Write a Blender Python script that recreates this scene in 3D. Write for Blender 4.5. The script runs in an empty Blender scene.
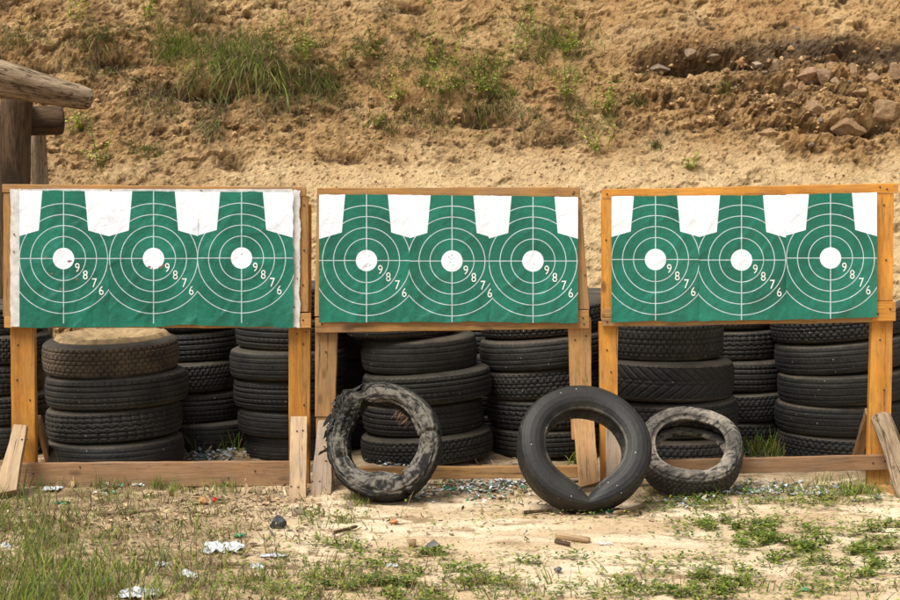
import bpy, bmesh, math, random
import numpy as np
from mathutils import Vector, Matrix

rng = np.random.default_rng(11)
random.seed(11)
scene = bpy.context.scene
COL = scene.collection
PI = math.pi

# ------------------------------------------------------------------ camera
CAM = Vector((0.0, -7.0, 1.4))
FPX = 1540.0
PITCH = math.atan(108.0 / FPX)
cd = bpy.data.cameras.new('camera')
cd.sensor_width = 36.0
cd.lens = 36.0 * FPX / 900.0
cd.clip_start = 0.05
cd.clip_end = 500
cd.dof.use_dof = True
cd.dof.focus_distance = 7.2
cd.dof.aperture_fstop = 9.0
cam = bpy.data.objects.new('camera', cd)
cam.location = CAM
cam.rotation_euler = (PI / 2 - PITCH, 0, 0)
COL.objects.link(cam)
scene.camera = cam
CP, SP = math.cos(PITCH), math.sin(PITCH)


def ray(px, py):
    u = (px - 450.0) / FPX
    v = (300.0 - py) / FPX
    return Vector((u, CP + v * SP, -SP + v * CP))


def at(px, py, Y):
    d = ray(px, py)
    t = (Y - CAM.y) / d.y
    return CAM + d * t


def on_ground(px, py, z=0.0):
    d = ray(px, py)
    t = (z - CAM.z) / d.z
    return CAM + d * t


def proj(P):
    P = np.asarray(P, float)
    dx, dy, dz = P[..., 0], P[..., 1] + 7.0, P[..., 2] - 1.4
    w = dy * CP - dz * SP
    v = dy * SP + dz * CP
    return 450 + FPX * dx / w, 300 - FPX * v / w


# ------------------------------------------------------------------ noise
_p = rng.permutation(256).astype(np.int64)
_p = np.concatenate([_p, _p, _p])
_g = np.array([[1, 1, 0], [-1, 1, 0], [1, -1, 0], [-1, -1, 0], [1, 0, 1], [-1, 0, 1], [1, 0, -1], [-1, 0, -1],
               [0, 1, 1], [0, -1, 1], [0, 1, -1], [0, -1, -1], [1, 1, 0], [-1, 1, 0], [0, -1, 1], [0, -1, -1]], float)


def perlin(x, y, z=0.0):
    x = np.asarray(x, float); y = np.asarray(y, float)
    z = np.broadcast_to(np.asarray(z, float), np.broadcast(x, y).shape)
    x, y = np.broadcast_arrays(x, y)
    xi = np.floor(x).astype(np.int64); yi = np.floor(y).astype(np.int64); zi = np.floor(z).astype(np.int64)
    xf, yf, zf = x - xi, y - yi, z - zi
    xi &= 255; yi &= 255; zi &= 255
    f = lambda t: t * t * t * (t * (t * 6 - 15) + 10)
    u, v, w = f(xf), f(yf), f(zf)
    out = 0
    for dx in (0, 1):
        for dy in (0, 1):
            for dz in (0, 1):
                h = _p[_p[_p[xi + dx] + yi + dy] + zi + dz] & 15
                g = _g[h]
                dot = g[..., 0] * (xf - dx) + g[..., 1] * (yf - dy) + g[..., 2] * (zf - dz)
                wt = (u if dx else 1 - u) * (v if dy else 1 - v) * (w if dz else 1 - w)
                out = out + wt * dot
    return out


def fbm(x, y, z=0.0, octv=4, gain=0.5, ridge=False):
    a, fr, s, tot = 1.0, 1.0, 0, 0
    for o in range(octv):
        n = perlin(x * fr + 17.3 * o, y * fr - 9.1 * o, np.asarray(z) * fr + 3.7 * o)
        if ridge:
            n = 1 - 2.2 * np.abs(n)
        s = s + a * n
        tot += a
        a *= gain; fr *= 2.03
    return s / tot


def worley(x, y, seed=0):
    xi = np.floor(x).astype(np.int64); yi = np.floor(y).astype(np.int64)
    best = np.full(x.shape, 9.0); bid = np.zeros(x.shape)
    for dx in (-1, 0, 1):
        for dy in (-1, 0, 1):
            cx, cy = xi + dx, yi + dy
            h = _p[_p[(cx + seed) & 255] + (cy & 255)]
            h2 = _p[h + 57]
            fx = cx + h / 255.0; fy = cy + h2 / 255.0
            d = np.hypot(x - fx, y - fy)
            m = d < best
            best = np.where(m, d, best); bid = np.where(m, _p[h2 + 91] / 255.0, bid)
    return best, bid


def sst(a, b, x):
    t = np.clip((x - a) / (b - a), 0, 1)
    return t * t * (3 - 2 * t)


# ------------------------------------------------------------------ object helpers
def mesh_np(name, V, F, cols=None, uv=None, smooth=True, mi=None):
    """V (n,3); F (m,k) array or list of faces."""
    me = bpy.data.meshes.new(name)
    V = np.asarray(V, np.float32)
    me.vertices.add(len(V)); me.vertices.foreach_set('co', V.ravel())
    if isinstance(F, np.ndarray):
        m, k = F.shape
        loops = F.astype(np.int32).ravel(); starts = np.arange(0, m * k, k, dtype=np.int32)
    else:
        m = len(F)
        loops = np.concatenate([np.asarray(f, np.int32) for f in F])
        ln = np.array([len(f) for f in F]); starts = (np.cumsum(ln) - ln).astype(np.int32)
    me.loops.add(len(loops)); me.loops.foreach_set('vertex_index', loops)
    me.polygons.add(m); me.polygons.foreach_set('loop_start', starts)
    me.polygons.foreach_set('use_smooth', np.full(m, smooth, bool))
    if mi is not None:
        me.polygons.foreach_set('material_index', np.asarray(mi, np.int32))
    me.update(calc_edges=True)
    if cols is not None:
        c = np.ones((len(V), 4), np.float32); c[:, :cols.shape[1]] = cols
        a = me.color_attributes.new('Col', 'FLOAT_COLOR', 'POINT'); a.data.foreach_set('color', c.ravel())
    if uv is not None:
        l = me.uv_layers.new(name='UVMap')
        l.data.foreach_set('uv', np.asarray(uv, np.float32)[loops].ravel())
    me.validate()
    return me


def put(name, me, mats, parent=None, M=None, **kw):
    o = bpy.data.objects.new(name, me)
    if not isinstance(mats, (list, tuple)):
        mats = [mats]
    if not me.materials:
        for m in mats:
            me.materials.append(m)
    COL.objects.link(o)
    if parent is not None:
        o.parent = parent
        if M is not None:
            o.matrix_basis = Matrix.Translation(parent.location).inverted() @ M
    elif M is not None:
        o.matrix_basis = M
    for k, v in kw.items():
        o[k] = v
    return o


def thing(name, loc, label, category, group=None):
    o = bpy.data.objects.new(name, None)
    o.location = loc; o.empty_display_size = 0.1
    COL.objects.link(o)
    o['label'] = label; o['category'] = category
    if group:
        o['group'] = group
    return o


def recentre(V, base=None):
    """shift vertices so the object's origin sits at its base"""
    V = np.asarray(V, float)
    c = np.array([V[:, 0].mean(), V[:, 1].mean(), V[:, 2].min()]) if base is None else np.array(base, float)
    return V - c, Matrix.Translation(Vector(c))


# ------------------------------------------------------------------ materials
class NT:
    def __init__(s, name):
        s.m = bpy.data.materials.new(name); s.m.use_nodes = True
        s.t = s.m.node_tree; s.n = s.t.nodes; s.l = s.t.links
        s.b = s.n['Principled BSDF']; s.out = s.n['Material Output']

    def new(s, t, **kw):
        n = s.n.new(t)
        for k, v in kw.items():
            setattr(n, k, v)
        return n

    def lk(s, a, b):
        s.l.new(a, b)

    def val(s, sock, x):
        if isinstance(x, (int, float)):
            sock.default_value = x
        elif isinstance(x, (tuple, list)):
            sock.default_value = tuple(x) if len(x) == len(sock.default_value) else tuple(x) + (1,)
        else:
            s.l.new(x, sock)

    def math(s, op, a, b=0.0, c=None, clamp=False):
        n = s.new('ShaderNodeMath', operation=op, use_clamp=clamp)
        s.val(n.inputs[0], a); s.val(n.inputs[1], b)
        if c is not None:
            s.val(n.inputs[2], c)
        return n.outputs[0]

    def mix(s, f, a, b, mode='MIX'):
        n = s.new('ShaderNodeMix', data_type='RGBA', blend_type=mode)
        s.val(n.inputs[0], f)
        s.val(n.inputs[6], a); s.val(n.inputs[7], b)
        return n.outputs[2]

    def coords(s, which='Object', scale=(1, 1, 1), rnd=False):
        tc = s.new('ShaderNodeTexCoord')
        v = tc.outputs[which]
        if rnd:
            oi = s.new('ShaderNodeObjectInfo')
            m = s.math('MULTIPLY', oi.outputs['Random'], 37.0)
            cb = s.new('ShaderNodeCombineXYZ')
            for i in range(3):
                s.lk(m, cb.inputs[i])
            ad = s.new('ShaderNodeVectorMath', operation='ADD')
            s.lk(v, ad.inputs[0]); s.lk(cb.outputs[0], ad.inputs[1]); v = ad.outputs[0]
        mp = s.new('ShaderNodeMapping'); mp.inputs['Scale'].default_value = scale
        s.lk(v, mp.inputs['Vector'])
        return mp.outputs[0]

    def noise(s, vec, scale, detail=5, rough=0.55, dist=0.0):
        n = s.new('ShaderNodeTexNoise')
        n.inputs['Scale'].default_value = scale; n.inputs['Detail'].default_value = detail
        n.inputs['Roughness'].default_value = rough; n.inputs['Distortion'].default_value = dist
        s.lk(vec, n.inputs['Vector'])
        return n.outputs['Fac']

    def ramp(s, f, stops):
        n = s.new('ShaderNodeValToRGB')
        e = n.color_ramp.elements
        while len(e) < len(stops):
            e.new(0.5)
        for i, (p, c) in enumerate(stops):
            e[i].position = p
            e[i].color = (c, c, c, 1) if isinstance(c, (int, float)) else tuple(c) + (1,)
        s.lk(f, n.inputs[0])
        return n.outputs[0]

    def bump(s, h, strength=0.5, dist=0.01, prev=None):
        n = s.new('ShaderNodeBump')
        n.inputs['Strength'].default_value = strength; n.inputs['Distance'].default_value = dist
        s.lk(h, n.inputs['Height'])
        if prev is not None:
            s.lk(prev, n.inputs['Normal'])
        s.lk(n.outputs[0], s.b.inputs['Normal'])
        return n.outputs[0]

    def base(s, c, rough=0.8, spec=0.3):
        s.val(s.b.inputs['Base Color'], c)
        s.val(s.b.inputs['Roughness'], rough)
        s.b.inputs['Specular IOR Level'].default_value = spec
        return s.m


def mat_soil(name, tan, brown, pale, dark, grey, bump=0.6, fine=1.0):
    t = NT(name)
    v = t.coords('Object')
    at_ = t.new('ShaderNodeAttribute', attribute_name='Col')
    sp = t.new('ShaderNodeSeparateColor'); t.lk(at_.outputs['Color'], sp.inputs[0])
    n1 = t.noise(v, 2.2, 6, 0.6); n2 = t.noise(v, 14, 8, 0.68); n3 = t.noise(v, 70, 6, 0.7); n4 = t.noise(v, 240, 4, 0.7)
    c = t.mix(t.ramp(n1, [(0.35, 0), (0.65, 1)]), brown, tan)
    c = t.mix(t.math('MULTIPLY', sp.outputs[2], t.ramp(n2, [(0.25, 0.45), (0.6, 1)])), c, pale)
    c = t.mix(t.math('MULTIPLY', sp.outputs[1], t.ramp(n2, [(0.3, 0.5), (0.6, 1)])), c, grey)
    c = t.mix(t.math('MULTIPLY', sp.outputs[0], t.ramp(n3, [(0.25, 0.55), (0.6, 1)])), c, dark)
    # small crumbs of darker and lighter soil
    cr = t.ramp(n3, [(0.28, 0.62), (0.45, 0.95), (0.62, 1.1), (0.8, 1.25)])
    c = t.mix(0.85, c, cr, 'MULTIPLY')
    cr2 = t.ramp(n4, [(0.25, 0.65), (0.5, 1.0), (0.75, 1.25)])
    c = t.mix(0.7 * fine, c, cr2, 'MULTIPLY')
    # scattered dark bits
    vo = t.new('ShaderNodeTexVoronoi'); vo.inputs['Scale'].default_value = 38; t.lk(v, vo.inputs['Vector'])
    bits = t.math('LESS_THAN', vo.outputs['Distance'], t.math('MULTIPLY', n1, 0.26))
    c = t.mix(t.math('MULTIPLY', bits, 0.5), c, dark)
    t.base(c, 0.95, 0.1)
    h = t.math('ADD', t.math('MULTIPLY', n2, 1.2), t.math('ADD', t.math('MULTIPLY', n3, 0.6), t.math('MULTIPLY', n4, 0.25)))
    t.bump(h, bump, 0.03)
    return t.m


M_BANK = mat_soil('bank_soil', (0.60, 0.388, 0.178), (0.42, 0.24, 0.10), (0.82, 0.61, 0.34), (0.085, 0.052, 0.026), (0.13, 0.11, 0.09), 1.0)
M_GROUND = mat_soil('ground_soil', (0.64, 0.48, 0.30), (0.52, 0.37, 0.215), (0.80, 0.645, 0.45), (0.16, 0.10, 0.05), (0.36, 0.28, 0.17), 0.6)


def mat_wood(name, light, dark, grey=0.15, rough=0.6, knots=True):
    t = NT(name)
    v = t.coords('Object', (1.2, 14, 14), rnd=True)
    v2 = t.coords('Object', (1, 2.2, 2.2), rnd=True)
    n1 = t.noise(v, 2.0, 7, 0.65, 0.6); n2 = t.noise(v, 9.0, 5, 0.6); n3 = t.noise(v2, 5.0, 5, 0.6)
    c = t.mix(t.ramp(n1, [(0.33, 0), (0.66, 1)]), dark, light)
    c = t.mix(0.5, c, t.ramp(n2, [(0.3, 0.62), (0.55, 1.0), (0.8, 1.15)]), 'MULTIPLY')
    c = t.mix(t.math('MULTIPLY', t.ramp(n3, [(0.42, 0), (0.72, 1)]), grey), c, (0.20, 0.17, 0.13))
    oi = t.new('ShaderNodeObjectInfo')
    hv = t.new('ShaderNodeHueSaturation')
    t.lk(t.math('MULTIPLY_ADD', oi.outputs['Random'], 0.35, 0.82), hv.inputs['Value'])
    t.lk(c, hv.inputs['Color']); c = hv.outputs[0]
    if knots:
        v3 = t.coords('Object', (5.0, 11.0, 11.0), rnd=True)
        vo = t.new('ShaderNodeTexVoronoi'); vo.inputs['Scale'].default_value = 1.0; t.lk(v3, vo.inputs['Vector'])
        k = t.ramp(vo.outputs['Distance'], [(0.05, 1), (0.12, 0.65), (0.2, 0)])
        sc = t.new('ShaderNodeSeparateColor'); t.lk(vo.outputs['Color'], sc.inputs[0])
        sel = t.math('GREATER_THAN', sc.outputs[0], 0.55)
        c = t.mix(t.math('MULTIPLY', t.math('MULTIPLY', k, sel), 0.8), c, (0.07, 0.035, 0.015))
    ge = t.new('ShaderNodeNewGeometry'); sz = t.new('ShaderNodeSeparateXYZ'); t.lk(ge.outputs['Position'], sz.inputs[0])
    mud = t.ramp(t.math('ADD', sz.outputs[2], t.math('MULTIPLY_ADD', n3, 0.22, -0.11)), [(0.0, .6), (0.05, 0.25), (0.12, 0)])
    c = t.mix(mud, c, (0.26, 0.17, 0.09))
    n5 = t.noise(t.coords('Object', (3, 9, 9), rnd=True), 7, 6, 0.7)
    c = t.mix(t.ramp(n5, [(0.58, 0), (0.70, 0.55)]), c, (0.13, 0.075, 0.035))
    n6 = t.noise(t.coords('Object', (.8, 30, 30), rnd=True), 3.0, 3, .5, .4)
    crk = t.ramp(n6, [(.60, 0), (.635, .85), (.65, .85), (.68, 0)])
    c = t.mix(t.math('MULTIPLY', crk, t.ramp(n3, [(.4, 0), (.6, 1)])), c, (.06, .032, .014))
    n7 = t.noise(t.coords('Object', (2.5, 4, 4), rnd=True), 2.2, 4, .6)
    c = t.mix(.55, c, t.ramp(n7, [(.3, .66), (.55, 1.0), (.75, 1.12)]), 'MULTIPLY')
    t.base(c, rough, 0.3)
    t.bump(t.math('ADD', n1, t.math('MULTIPLY', n2, 0.6)), 0.6, 0.004)
    return t.m


W_ORANGE = mat_wood('orange_stained_wood', (0.62, 0.285, 0.045), (0.44, 0.17, 0.022), 0.22)
W_RAIL = mat_wood('worn_orange_wood', (0.52, 0.275, 0.085), (0.36, 0.17, 0.05), 0.4)
W_BROWN = mat_wood('brown_board_wood', (0.37, 0.205, 0.10), (0.24, 0.125, 0.056), 0.4)
W_AMBER = mat_wood('amber_board_wood', (0.52, 0.285, 0.105), (0.34, 0.17, 0.055), 0.35)
W_PALE = mat_wood('pale_raw_wood', (0.52, 0.36, 0.20), (0.38, 0.24, 0.12), 0.45)
W_GREY = mat_wood('weathered_grey_wood', (0.34, 0.24, 0.16), (0.24, 0.165, 0.105), 0.6)


def mat_log(name, light, dark):
    t = NT(name)
    v = t.coords('Object', (1.0, 5, 5)); v2 = t.coords('Object')
    n1 = t.noise(v, 2.5, 7, 0.65, 0.5); n2 = t.noise(v2, 24, 5, 0.6); n3 = t.noise(v, 16, 5, 0.6)
    c = t.mix(t.ramp(n1, [(0.35, 0), (0.62, 1)]), dark, light)
    c = t.mix(t.ramp(n2, [(0.60, 0), (0.66, 0.75)]), c, (0.10, 0.065, 0.035))
    c = t.mix(0.75, c, t.ramp(n3, [(0.3, 0.45), (0.55, 1.0), (0.8, 1.25)]), 'MULTIPLY')
    ck = t.noise(t.coords('Object', (.5, 11, 11)), 3.0, 3, .5)
    c = t.mix(t.ramp(ck, [(.44, 0), (.475, .9), (.49, .9), (.52, 0)]), c, (.05, .03, .016))
    t.base(c, 0.85, 0.2)
    t.bump(t.math('ADD', n1, n3), 0.6, 0.012)
    return t.m


L_LIGHT = mat_log('peeled_log', (0.42, 0.315, 0.205), (0.22, 0.15, 0.09))
L_DARK = mat_log('dark_log', (0.125, 0.08, 0.046), (0.05, 0.031, 0.018))


def mat_rubber(name, base, dust, dustamt=0.6, rough=0.65, specks=0.0, worn=None):
    t = NT(name)
    v = t.coords('Object', rnd=True)
    n1 = t.noise(v, 7, 6, 0.65); n2 = t.noise(v, 45, 5, 0.65); n3 = t.noise(v, 2.2, 4, 0.6)
    g = t.new('ShaderNodeNewGeometry'); sx = t.new('ShaderNodeSeparateXYZ'); t.lk(g.outputs['Normal'], sx.inputs[0])
    up = t.ramp(sx.outputs[2], [(0.25, 0.0), (0.95, 1.0)])
    oi = t.new('ShaderNodeObjectInfo')
    c = t.mix(t.ramp(n2, [(0.35, 0), (0.7, 1)]), tuple(x * 0.7 for x in base), tuple(x * 1.35 for x in base))
    d = t.math('MULTIPLY', t.ramp(n1, [(0.38, 0.0), (0.7, 1.0)]), t.math('MULTIPLY_ADD', oi.outputs['Random'], 0.35, 0.16))
    d = t.math('ADD', d, t.math('MULTIPLY', up, t.math('MULTIPLY_ADD', n3, 1.0, -0.15)))
    d = t.math('MULTIPLY', d, dustamt, clamp=True)
    c = t.mix(d, c, dust)
    ca_ = t.new('ShaderNodeAttribute', attribute_name='Col'); cs_ = t.new('ShaderNodeSeparateColor'); t.lk(ca_.outputs['Color'], cs_.inputs[0])
    if not name.endswith('tread_rubber'):
        c = t.mix(t.math('MULTIPLY', cs_.outputs[0], t.ramp(n2, [(.35, .25), (.65, .75)])), c, dust)
    if worn:
        c = t.mix(t.math('MULTIPLY', t.ramp(n1, [(0.42, 0.05), (0.58, 0.95)]), t.ramp(n2, [(0.36, .2), (.54, 1)])), c, worn)
        cut = t.noise(t.coords('Object', (3, 9, 3), rnd=True), 6, 4, 0.6)
        c = t.mix(t.ramp(cut, [(0.56, 0), (0.59, 0.95)]), c, (0.02, 0.02, 0.018))
        c = t.mix(cs_.outputs[1], c, (0.018, 0.017, 0.015))
    if specks:
        vo = t.new('ShaderNodeTexVoronoi'); vo.inputs['Scale'].default_value = 55; t.lk(v, vo.inputs['Vector'])
        sc = t.new('ShaderNodeSeparateColor'); t.lk(vo.outputs['Color'], sc.inputs[0])
        sel = t.math('MULTIPLY', t.math('GREATER_THAN', sc.outputs[0], 1 - specks), t.math('LESS_THAN', vo.outputs['Distance'], 0.13))
        c = t.mix(sel, c, (0.42, 0.45, 0.43))
    t.base(c, t.math('MULTIPLY_ADD', d, 0.25, rough, clamp=True), 0.35)
    t.bump(t.math('ADD', n2, t.math('MULTIPLY', n1, 0.5)), 0.35, 0.004)
    return t.m


R_SIDE = mat_rubber('tyre_sidewall_rubber', (0.017, 0.0165, 0.016), (0.22, 0.17, 0.115), 0.5)
R_TREAD = mat_rubber('tyre_tread_rubber', (0.014, 0.0135, 0.013), (0.14, 0.11, 0.08), 0.4, specks=0.05)
R_DUSTY = mat_rubber('dusty_tread_rubber', (0.045, 0.037, 0.028), (0.27, 0.19, 0.11), 1.15, 0.8, specks=0.05)
R_BLACK = mat_rubber('smooth_black_rubber', (0.009, 0.0092, 0.0095), (0.15, 0.125, 0.09), 0.26, 0.55, specks=0.12)
R_GREY = mat_rubber('weathered_grey_rubber', (0.05, 0.047, 0.042), (0.28, 0.24, 0.18), 0.5, 0.85, worn=(0.29, 0.25, 0.195))
R_SHRED = mat_rubber('shredded_rubber', (0.05, 0.047, 0.043), (0.27, 0.235, 0.185), 0.85, 0.8, specks=0.07, worn=(0.15, 0.135, 0.112))
R_GREYTREAD = mat_rubber('worn_tread_rubber', (0.04, 0.037, 0.034), (0.24, 0.20, 0.15), 0.8, 0.8, specks=0.1)


def mat_leaf(name, transl=0.3, rough=0.6):
    t = NT(name)
    a = t.new('ShaderNodeAttribute', attribute_name='Col')
    n = t.noise(t.coords('Object'), 30, 3, 0.5)
    c = t.mix(0.5, a.outputs['Color'], t.ramp(n, [(0.3, 0.65), (0.7, 1.3)]), 'MULTIPLY')
    t.base(c, rough, 0.25)
    tr = t.new('ShaderNodeBsdfTranslucent'); t.lk(c, tr.inputs[0])
    mx = t.new('ShaderNodeMixShader'); mx.inputs[0].default_value = transl
    t.lk(t.b.outputs[0], mx.inputs[1]); t.lk(tr.outputs[0], mx.inputs[2]); t.lk(mx.outputs[0], t.out.inputs[0])
    return t.m


M_LEAF = mat_leaf('plant_leaf')


def mat_vcol(name, rough=0.85, bump=0.4, scale=60, spec=0.2):
    t = NT(name)
    a = t.new('ShaderNodeAttribute', attribute_name='Col')
    v = t.coords('Object')
    n = t.noise(v, scale, 5, 0.65); n2 = t.noise(v, scale * 0.2, 4, 0.6)
    c = t.mix(0.7, a.outputs['Color'], t.ramp(n, [(0.3, 0.55), (0.55, 1.0), (0.75, 1.25)]), 'MULTIPLY')
    c = t.mix(0.5, c, t.ramp(n2, [(0.3, 0.6), (0.65, 1.15)]), 'MULTIPLY')
    t.base(c, rough, spec)
    t.bump(n, bump, 0.006)
    return t.m


M_CHIP = mat_vcol('debris_chip')
M_ROCK = mat_vcol('rock', 0.9, 0.7, 40)
M_LITTER = mat_vcol('litter_plastic', 0.4, 0.15, 40, 0.4)


def mat_plain(name, c, rough=0.6, var=0.35, scale=25, bump=0.3, spec=0.3):
    t = NT(name)
    v = t.coords('Object', rnd=True)
    n = t.noise(v, scale, 5, 0.6)
    cc = t.mix(var, c, t.ramp(n, [(0.3, 0.45), (0.6, 1.0), (0.8, 1.2)]), 'MULTIPLY')
    t.base(cc, rough, spec)
    t.bump(n, bump, 0.004)
    return t.m


M_NAIL = mat_plain('rusty_nail', (0.05, 0.035, 0.028), 0.6)
M_HOLE = mat_plain('torn_bullet_hole', (0.24, 0.15, 0.09), 0.9, 0.6, 300)
M_PAPER = mat_plain('crumpled_white_plastic', (0.60, 0.62, 0.63), 0.5, 0.6, 22)
M_TAPE = mat_plain('dirty_white_vinyl', (0.66, 0.65, 0.62), 0.6, 0.6, 30)
M_DIGIT = mat_plain('white_print', (0.76, 0.79, 0.76), 0.5, 0.1, 30)
M_SOIL = mat_plain('loose_soil', (0.38, 0.265, 0.14), 0.95, 1.0, 22, 0.9, 0.1)


def mat_target():
    t = NT('target_print')
    uv = t.new('ShaderNodeUVMap', uv_map='UVMap')
    s = t.new('ShaderNodeSeparateXYZ'); t.lk(uv.outputs[0], s.inputs[0])
    u, v = s.outputs[0], s.outputs[1]
    au = t.math('ABSOLUTE', u); av = t.math('ABSOLUTE', v)
    r = t.math('SQRT', t.math('ADD', t.math('MULTIPLY', u, u), t.math('MULTIPLY', v, v)))
    lines = t.math('LESS_THAN', r, 0.97)
    for rk in (2, 3, 4, 5):
        lines = t.math('MAXIMUM', lines, t.math('LESS_THAN', t.math('ABSOLUTE', t.math('SUBTRACT', r, float(rk))), 0.036))
    lines = t.math('MAXIMUM', lines, t.math('LESS_THAN', au, 0.042))
    lines = t.math('MAXIMUM', lines, t.math('LESS_THAN', av, 0.036))
    sh = t.math('MULTIPLY_ADD', au, -0.286, 2.55 + 0.286 * 2.25)
    g1 = t.math('LESS_THAN', v, sh)
    hw = t.math('MULTIPLY_ADD', v, -0.09, 2.25 + 0.09 * 2.55)
    g2 = t.math('LESS_THAN', au, hw)
    green = t.math('MAXIMUM', g1, g2)
    low = t.math('GREATER_THAN', v, -5.9)
    vline = t.math('MULTIPLY', lines, low)
    gm = t.math('MULTIPLY', green, t.math('SUBTRACT', 1.0, vline))
    ob = t.coords('Object', rnd=True)
    n = t.noise(ob, 4, 5, 0.6); n2 = t.noise(ob, 60, 4, 0.6); n3 = t.noise(ob, 14, 6, 0.6, 0.8)
    gc = t.mix(t.ramp(n, [(0.3, 0), (0.7, 1)]), (0.001, 0.092, 0.058), (0.004, 0.172, 0.114))
    n8 = t.noise(ob, 2.2, 3, .5)
    gc = t.mix(t.math('MULTIPLY', t.ramp(n8, [(.45, 0), (.75, 1)]), t.ramp(v, [(0.0, .35), (1.0, .1)])), gc, (.03, .24, .17))
    gc = t.mix(0.5, gc, t.ramp(n2, [(0.3, 0.75), (0.7, 1.2)]), 'MULTIPLY')
    wc = t.mix(t.ramp(n3, [(0.45, 0), (0.75, 0.5)]), (0.77, 0.82, 0.90), (0.64, 0.66, 0.70))
    wc = t.mix(t.math('MULTIPLY', t.math('MULTIPLY', green, t.math('GREATER_THAN', r, 0.98)), 0.35), wc, gc)
    c = t.mix(gm, wc, gc)
    t.base(c, 0.36, 0.5)
    h = t.math('ADD', t.math('MULTIPLY', n3, 1.0), t.math('MULTIPLY', n2, 0.08))
    t.bump(h, 0.6, 0.008)
    return t.m


M_TARGET = mat_target()

# ------------------------------------------------------------------ world and sun
to_sun = Vector((-0.36, -0.42, 0.84)).normalized()
elev = math.asin(to_sun.z); azim = math.atan2(to_sun.x, to_sun.y)
w = bpy.data.worlds.new('World'); scene.world = w; w.use_nodes = True
wt = w.node_tree
sky = wt.nodes.new('ShaderNodeTexSky'); sky.sky_type = 'NISHITA'; sky.sun_disc = False
sky.sun_elevation = elev; sky.sun_rotation = azim; sky.dust_density = 3.0
hs = wt.nodes.new('ShaderNodeHueSaturation'); hs.inputs['Saturation'].default_value = 0.2
wt.links.new(sky.outputs[0], hs.inputs['Color'])
wt.links.new(hs.outputs[0], wt.nodes['Background'].inputs[0])
wt.nodes['Background'].inputs[1].default_value = 0.15
sl = bpy.data.lights.new('sun', 'SUN'); sl.energy = 4.35; sl.angle = math.radians(32); sl.color = (1.0, 0.955, 0.88)
so = bpy.data.objects.new('sun', sl); COL.objects.link(so)
so.rotation_euler = to_sun.to_track_quat('Z', 'Y').to_euler()
so.location = (-4, -6, 9)
scene.view_settings.view_transform = 'Standard'
scene.view_settings.look = 'None'
scene.view_settings.exposure = 0.0

# ------------------------------------------------------------------ ground
def axis(lo, hi, step, far_lo, far_hi, nf=16):
    a = lo - np.geomspace(step, lo - far_lo, nf)[::-1]
    b = hi + np.geomspace(step, far_hi - hi, nf)
    return np.concatenate([a, np.arange(lo, hi, step), [hi], b])


def grid_faces(nx, ny):
    i = np.arange(nx * ny).reshape(ny, nx)
    return np.stack([i[:-1, :-1], i[:-1, 1:], i[1:, 1:], i[1:, :-1]], -1).reshape(-1, 4)


def ground_h(x, y):
    base = 0.028 * fbm(x * 1.1, y * 1.6, 0.3, 3) + 0.016 * fbm(x * 4, y * 7, 2.2, 4)
    rut = 0.012 * fbm(x * 1.6, y * 9.0, 7.7, 3, ridge=True)
    return base + rut * sst(-2.0, 0.2, x + 1.2) - 0.008


gx = axis(-3.4, 3.4, 0.0145, -90, 90); gy = axis(-2.3, 2.3, 0.0145, -90, 90)
GX, GY = np.meshgrid(gx, gy)
near = sst(14, 5, np.hypot(GX, GY * 1.2))
GZ = ground_h(GX, GY) * near + 0.004 * fbm(GX * 22, GY * 22, 1.1, 3) * near + 0.006 * np.maximum(0, fbm(GX * 9, GY * 14, 5.1, 3)) * near
gpx, gpy = proj(np.stack([GX, np.maximum(GY, -6.0), GZ], -1))
# where the litter of soil is dark or pale, in the place's own coordinates
leftd = sst(330, 140, gpx + 60 * fbm(GX * 2, GY * 2, 0, 3))
R = 0.62 * leftd * sst(0.0, 0.35, fbm(GX * 7, GY * 11, 4, 6, .66) + 0.22)
R = R + 0.55 * sst(1.15, 0.55, np.abs(GY - 0.75)) * sst(-0.2, 0.25, fbm(GX * 6, GY * 6, 8, 3))
R = R + 0.5 * sst(0.06, 0.26, fbm(GX * 3.2, GY * 8, 12, 6, .66) - 0.02)
Bc = sst(0.05, -0.3, R - 0.3) * sst(-0.25, 0.2, fbm(GX * 1.2, GY * 2.5, 21, 3)) * (1 - leftd)
Gc = 0.45 * leftd * sst(-0.1, 0.3, fbm(GX * 2, GY * 2, 31, 3))
gV = np.stack([GX, GY, GZ], -1).reshape(-1, 3)
gC = np.clip(np.stack([R, Gc, Bc], -1), 0, 1).reshape(-1, 3)
put('ground', mesh_np('ground', gV, grid_faces(len(gx), len(gy)), gC), M_GROUND, kind='structure')


def gz(x, y):
    return ground_h(np.asarray(x, float), np.asarray(y, float)) + 0.002


def gpt(px, py, z=0.0):
    p = on_ground(px, py)
    return Vector((p.x, p.y, float(gz(p.x, p.y)) + z))


# ------------------------------------------------------------------ sand bank
bx = axis(-3.7, 3.7, 0.0135, -45, 45, 14)
sarr = np.concatenate([np.arange(0, 5.2, 0.0135), 5.2 + np.geomspace(0.05, 40, 16)])
theta = np.interp(sarr, [0, 0.5, 1.2, 4.6, 6.5, 9], [math.radians(a) for a in (28, 40, 47, 52, 12, 1)])
ds = np.diff(sarr, prepend=sarr[0])
PYb = 2.0 + np.cumsum(np.cos(theta) * ds); PZb = -0.18 + np.cumsum(np.sin(theta) * ds)
BX, BS = np.meshgrid(bx, sarr)
Yb = np.broadcast_to(PYb[:, None], BX.shape); Zb = np.broadcast_to(PZb[:, None], BX.shape)
Th = np.broadcast_to(theta[:, None], BX.shape)
bpx, bpy_ = proj(np.stack([BX, Yb, Zb], -1))


def blob(cx, cy, rx, ry, p=1.0):
    return np.exp(-(((bpx - cx) / rx) ** 2 + ((bpy_ - cy) / ry) ** 2) ** p)


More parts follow.
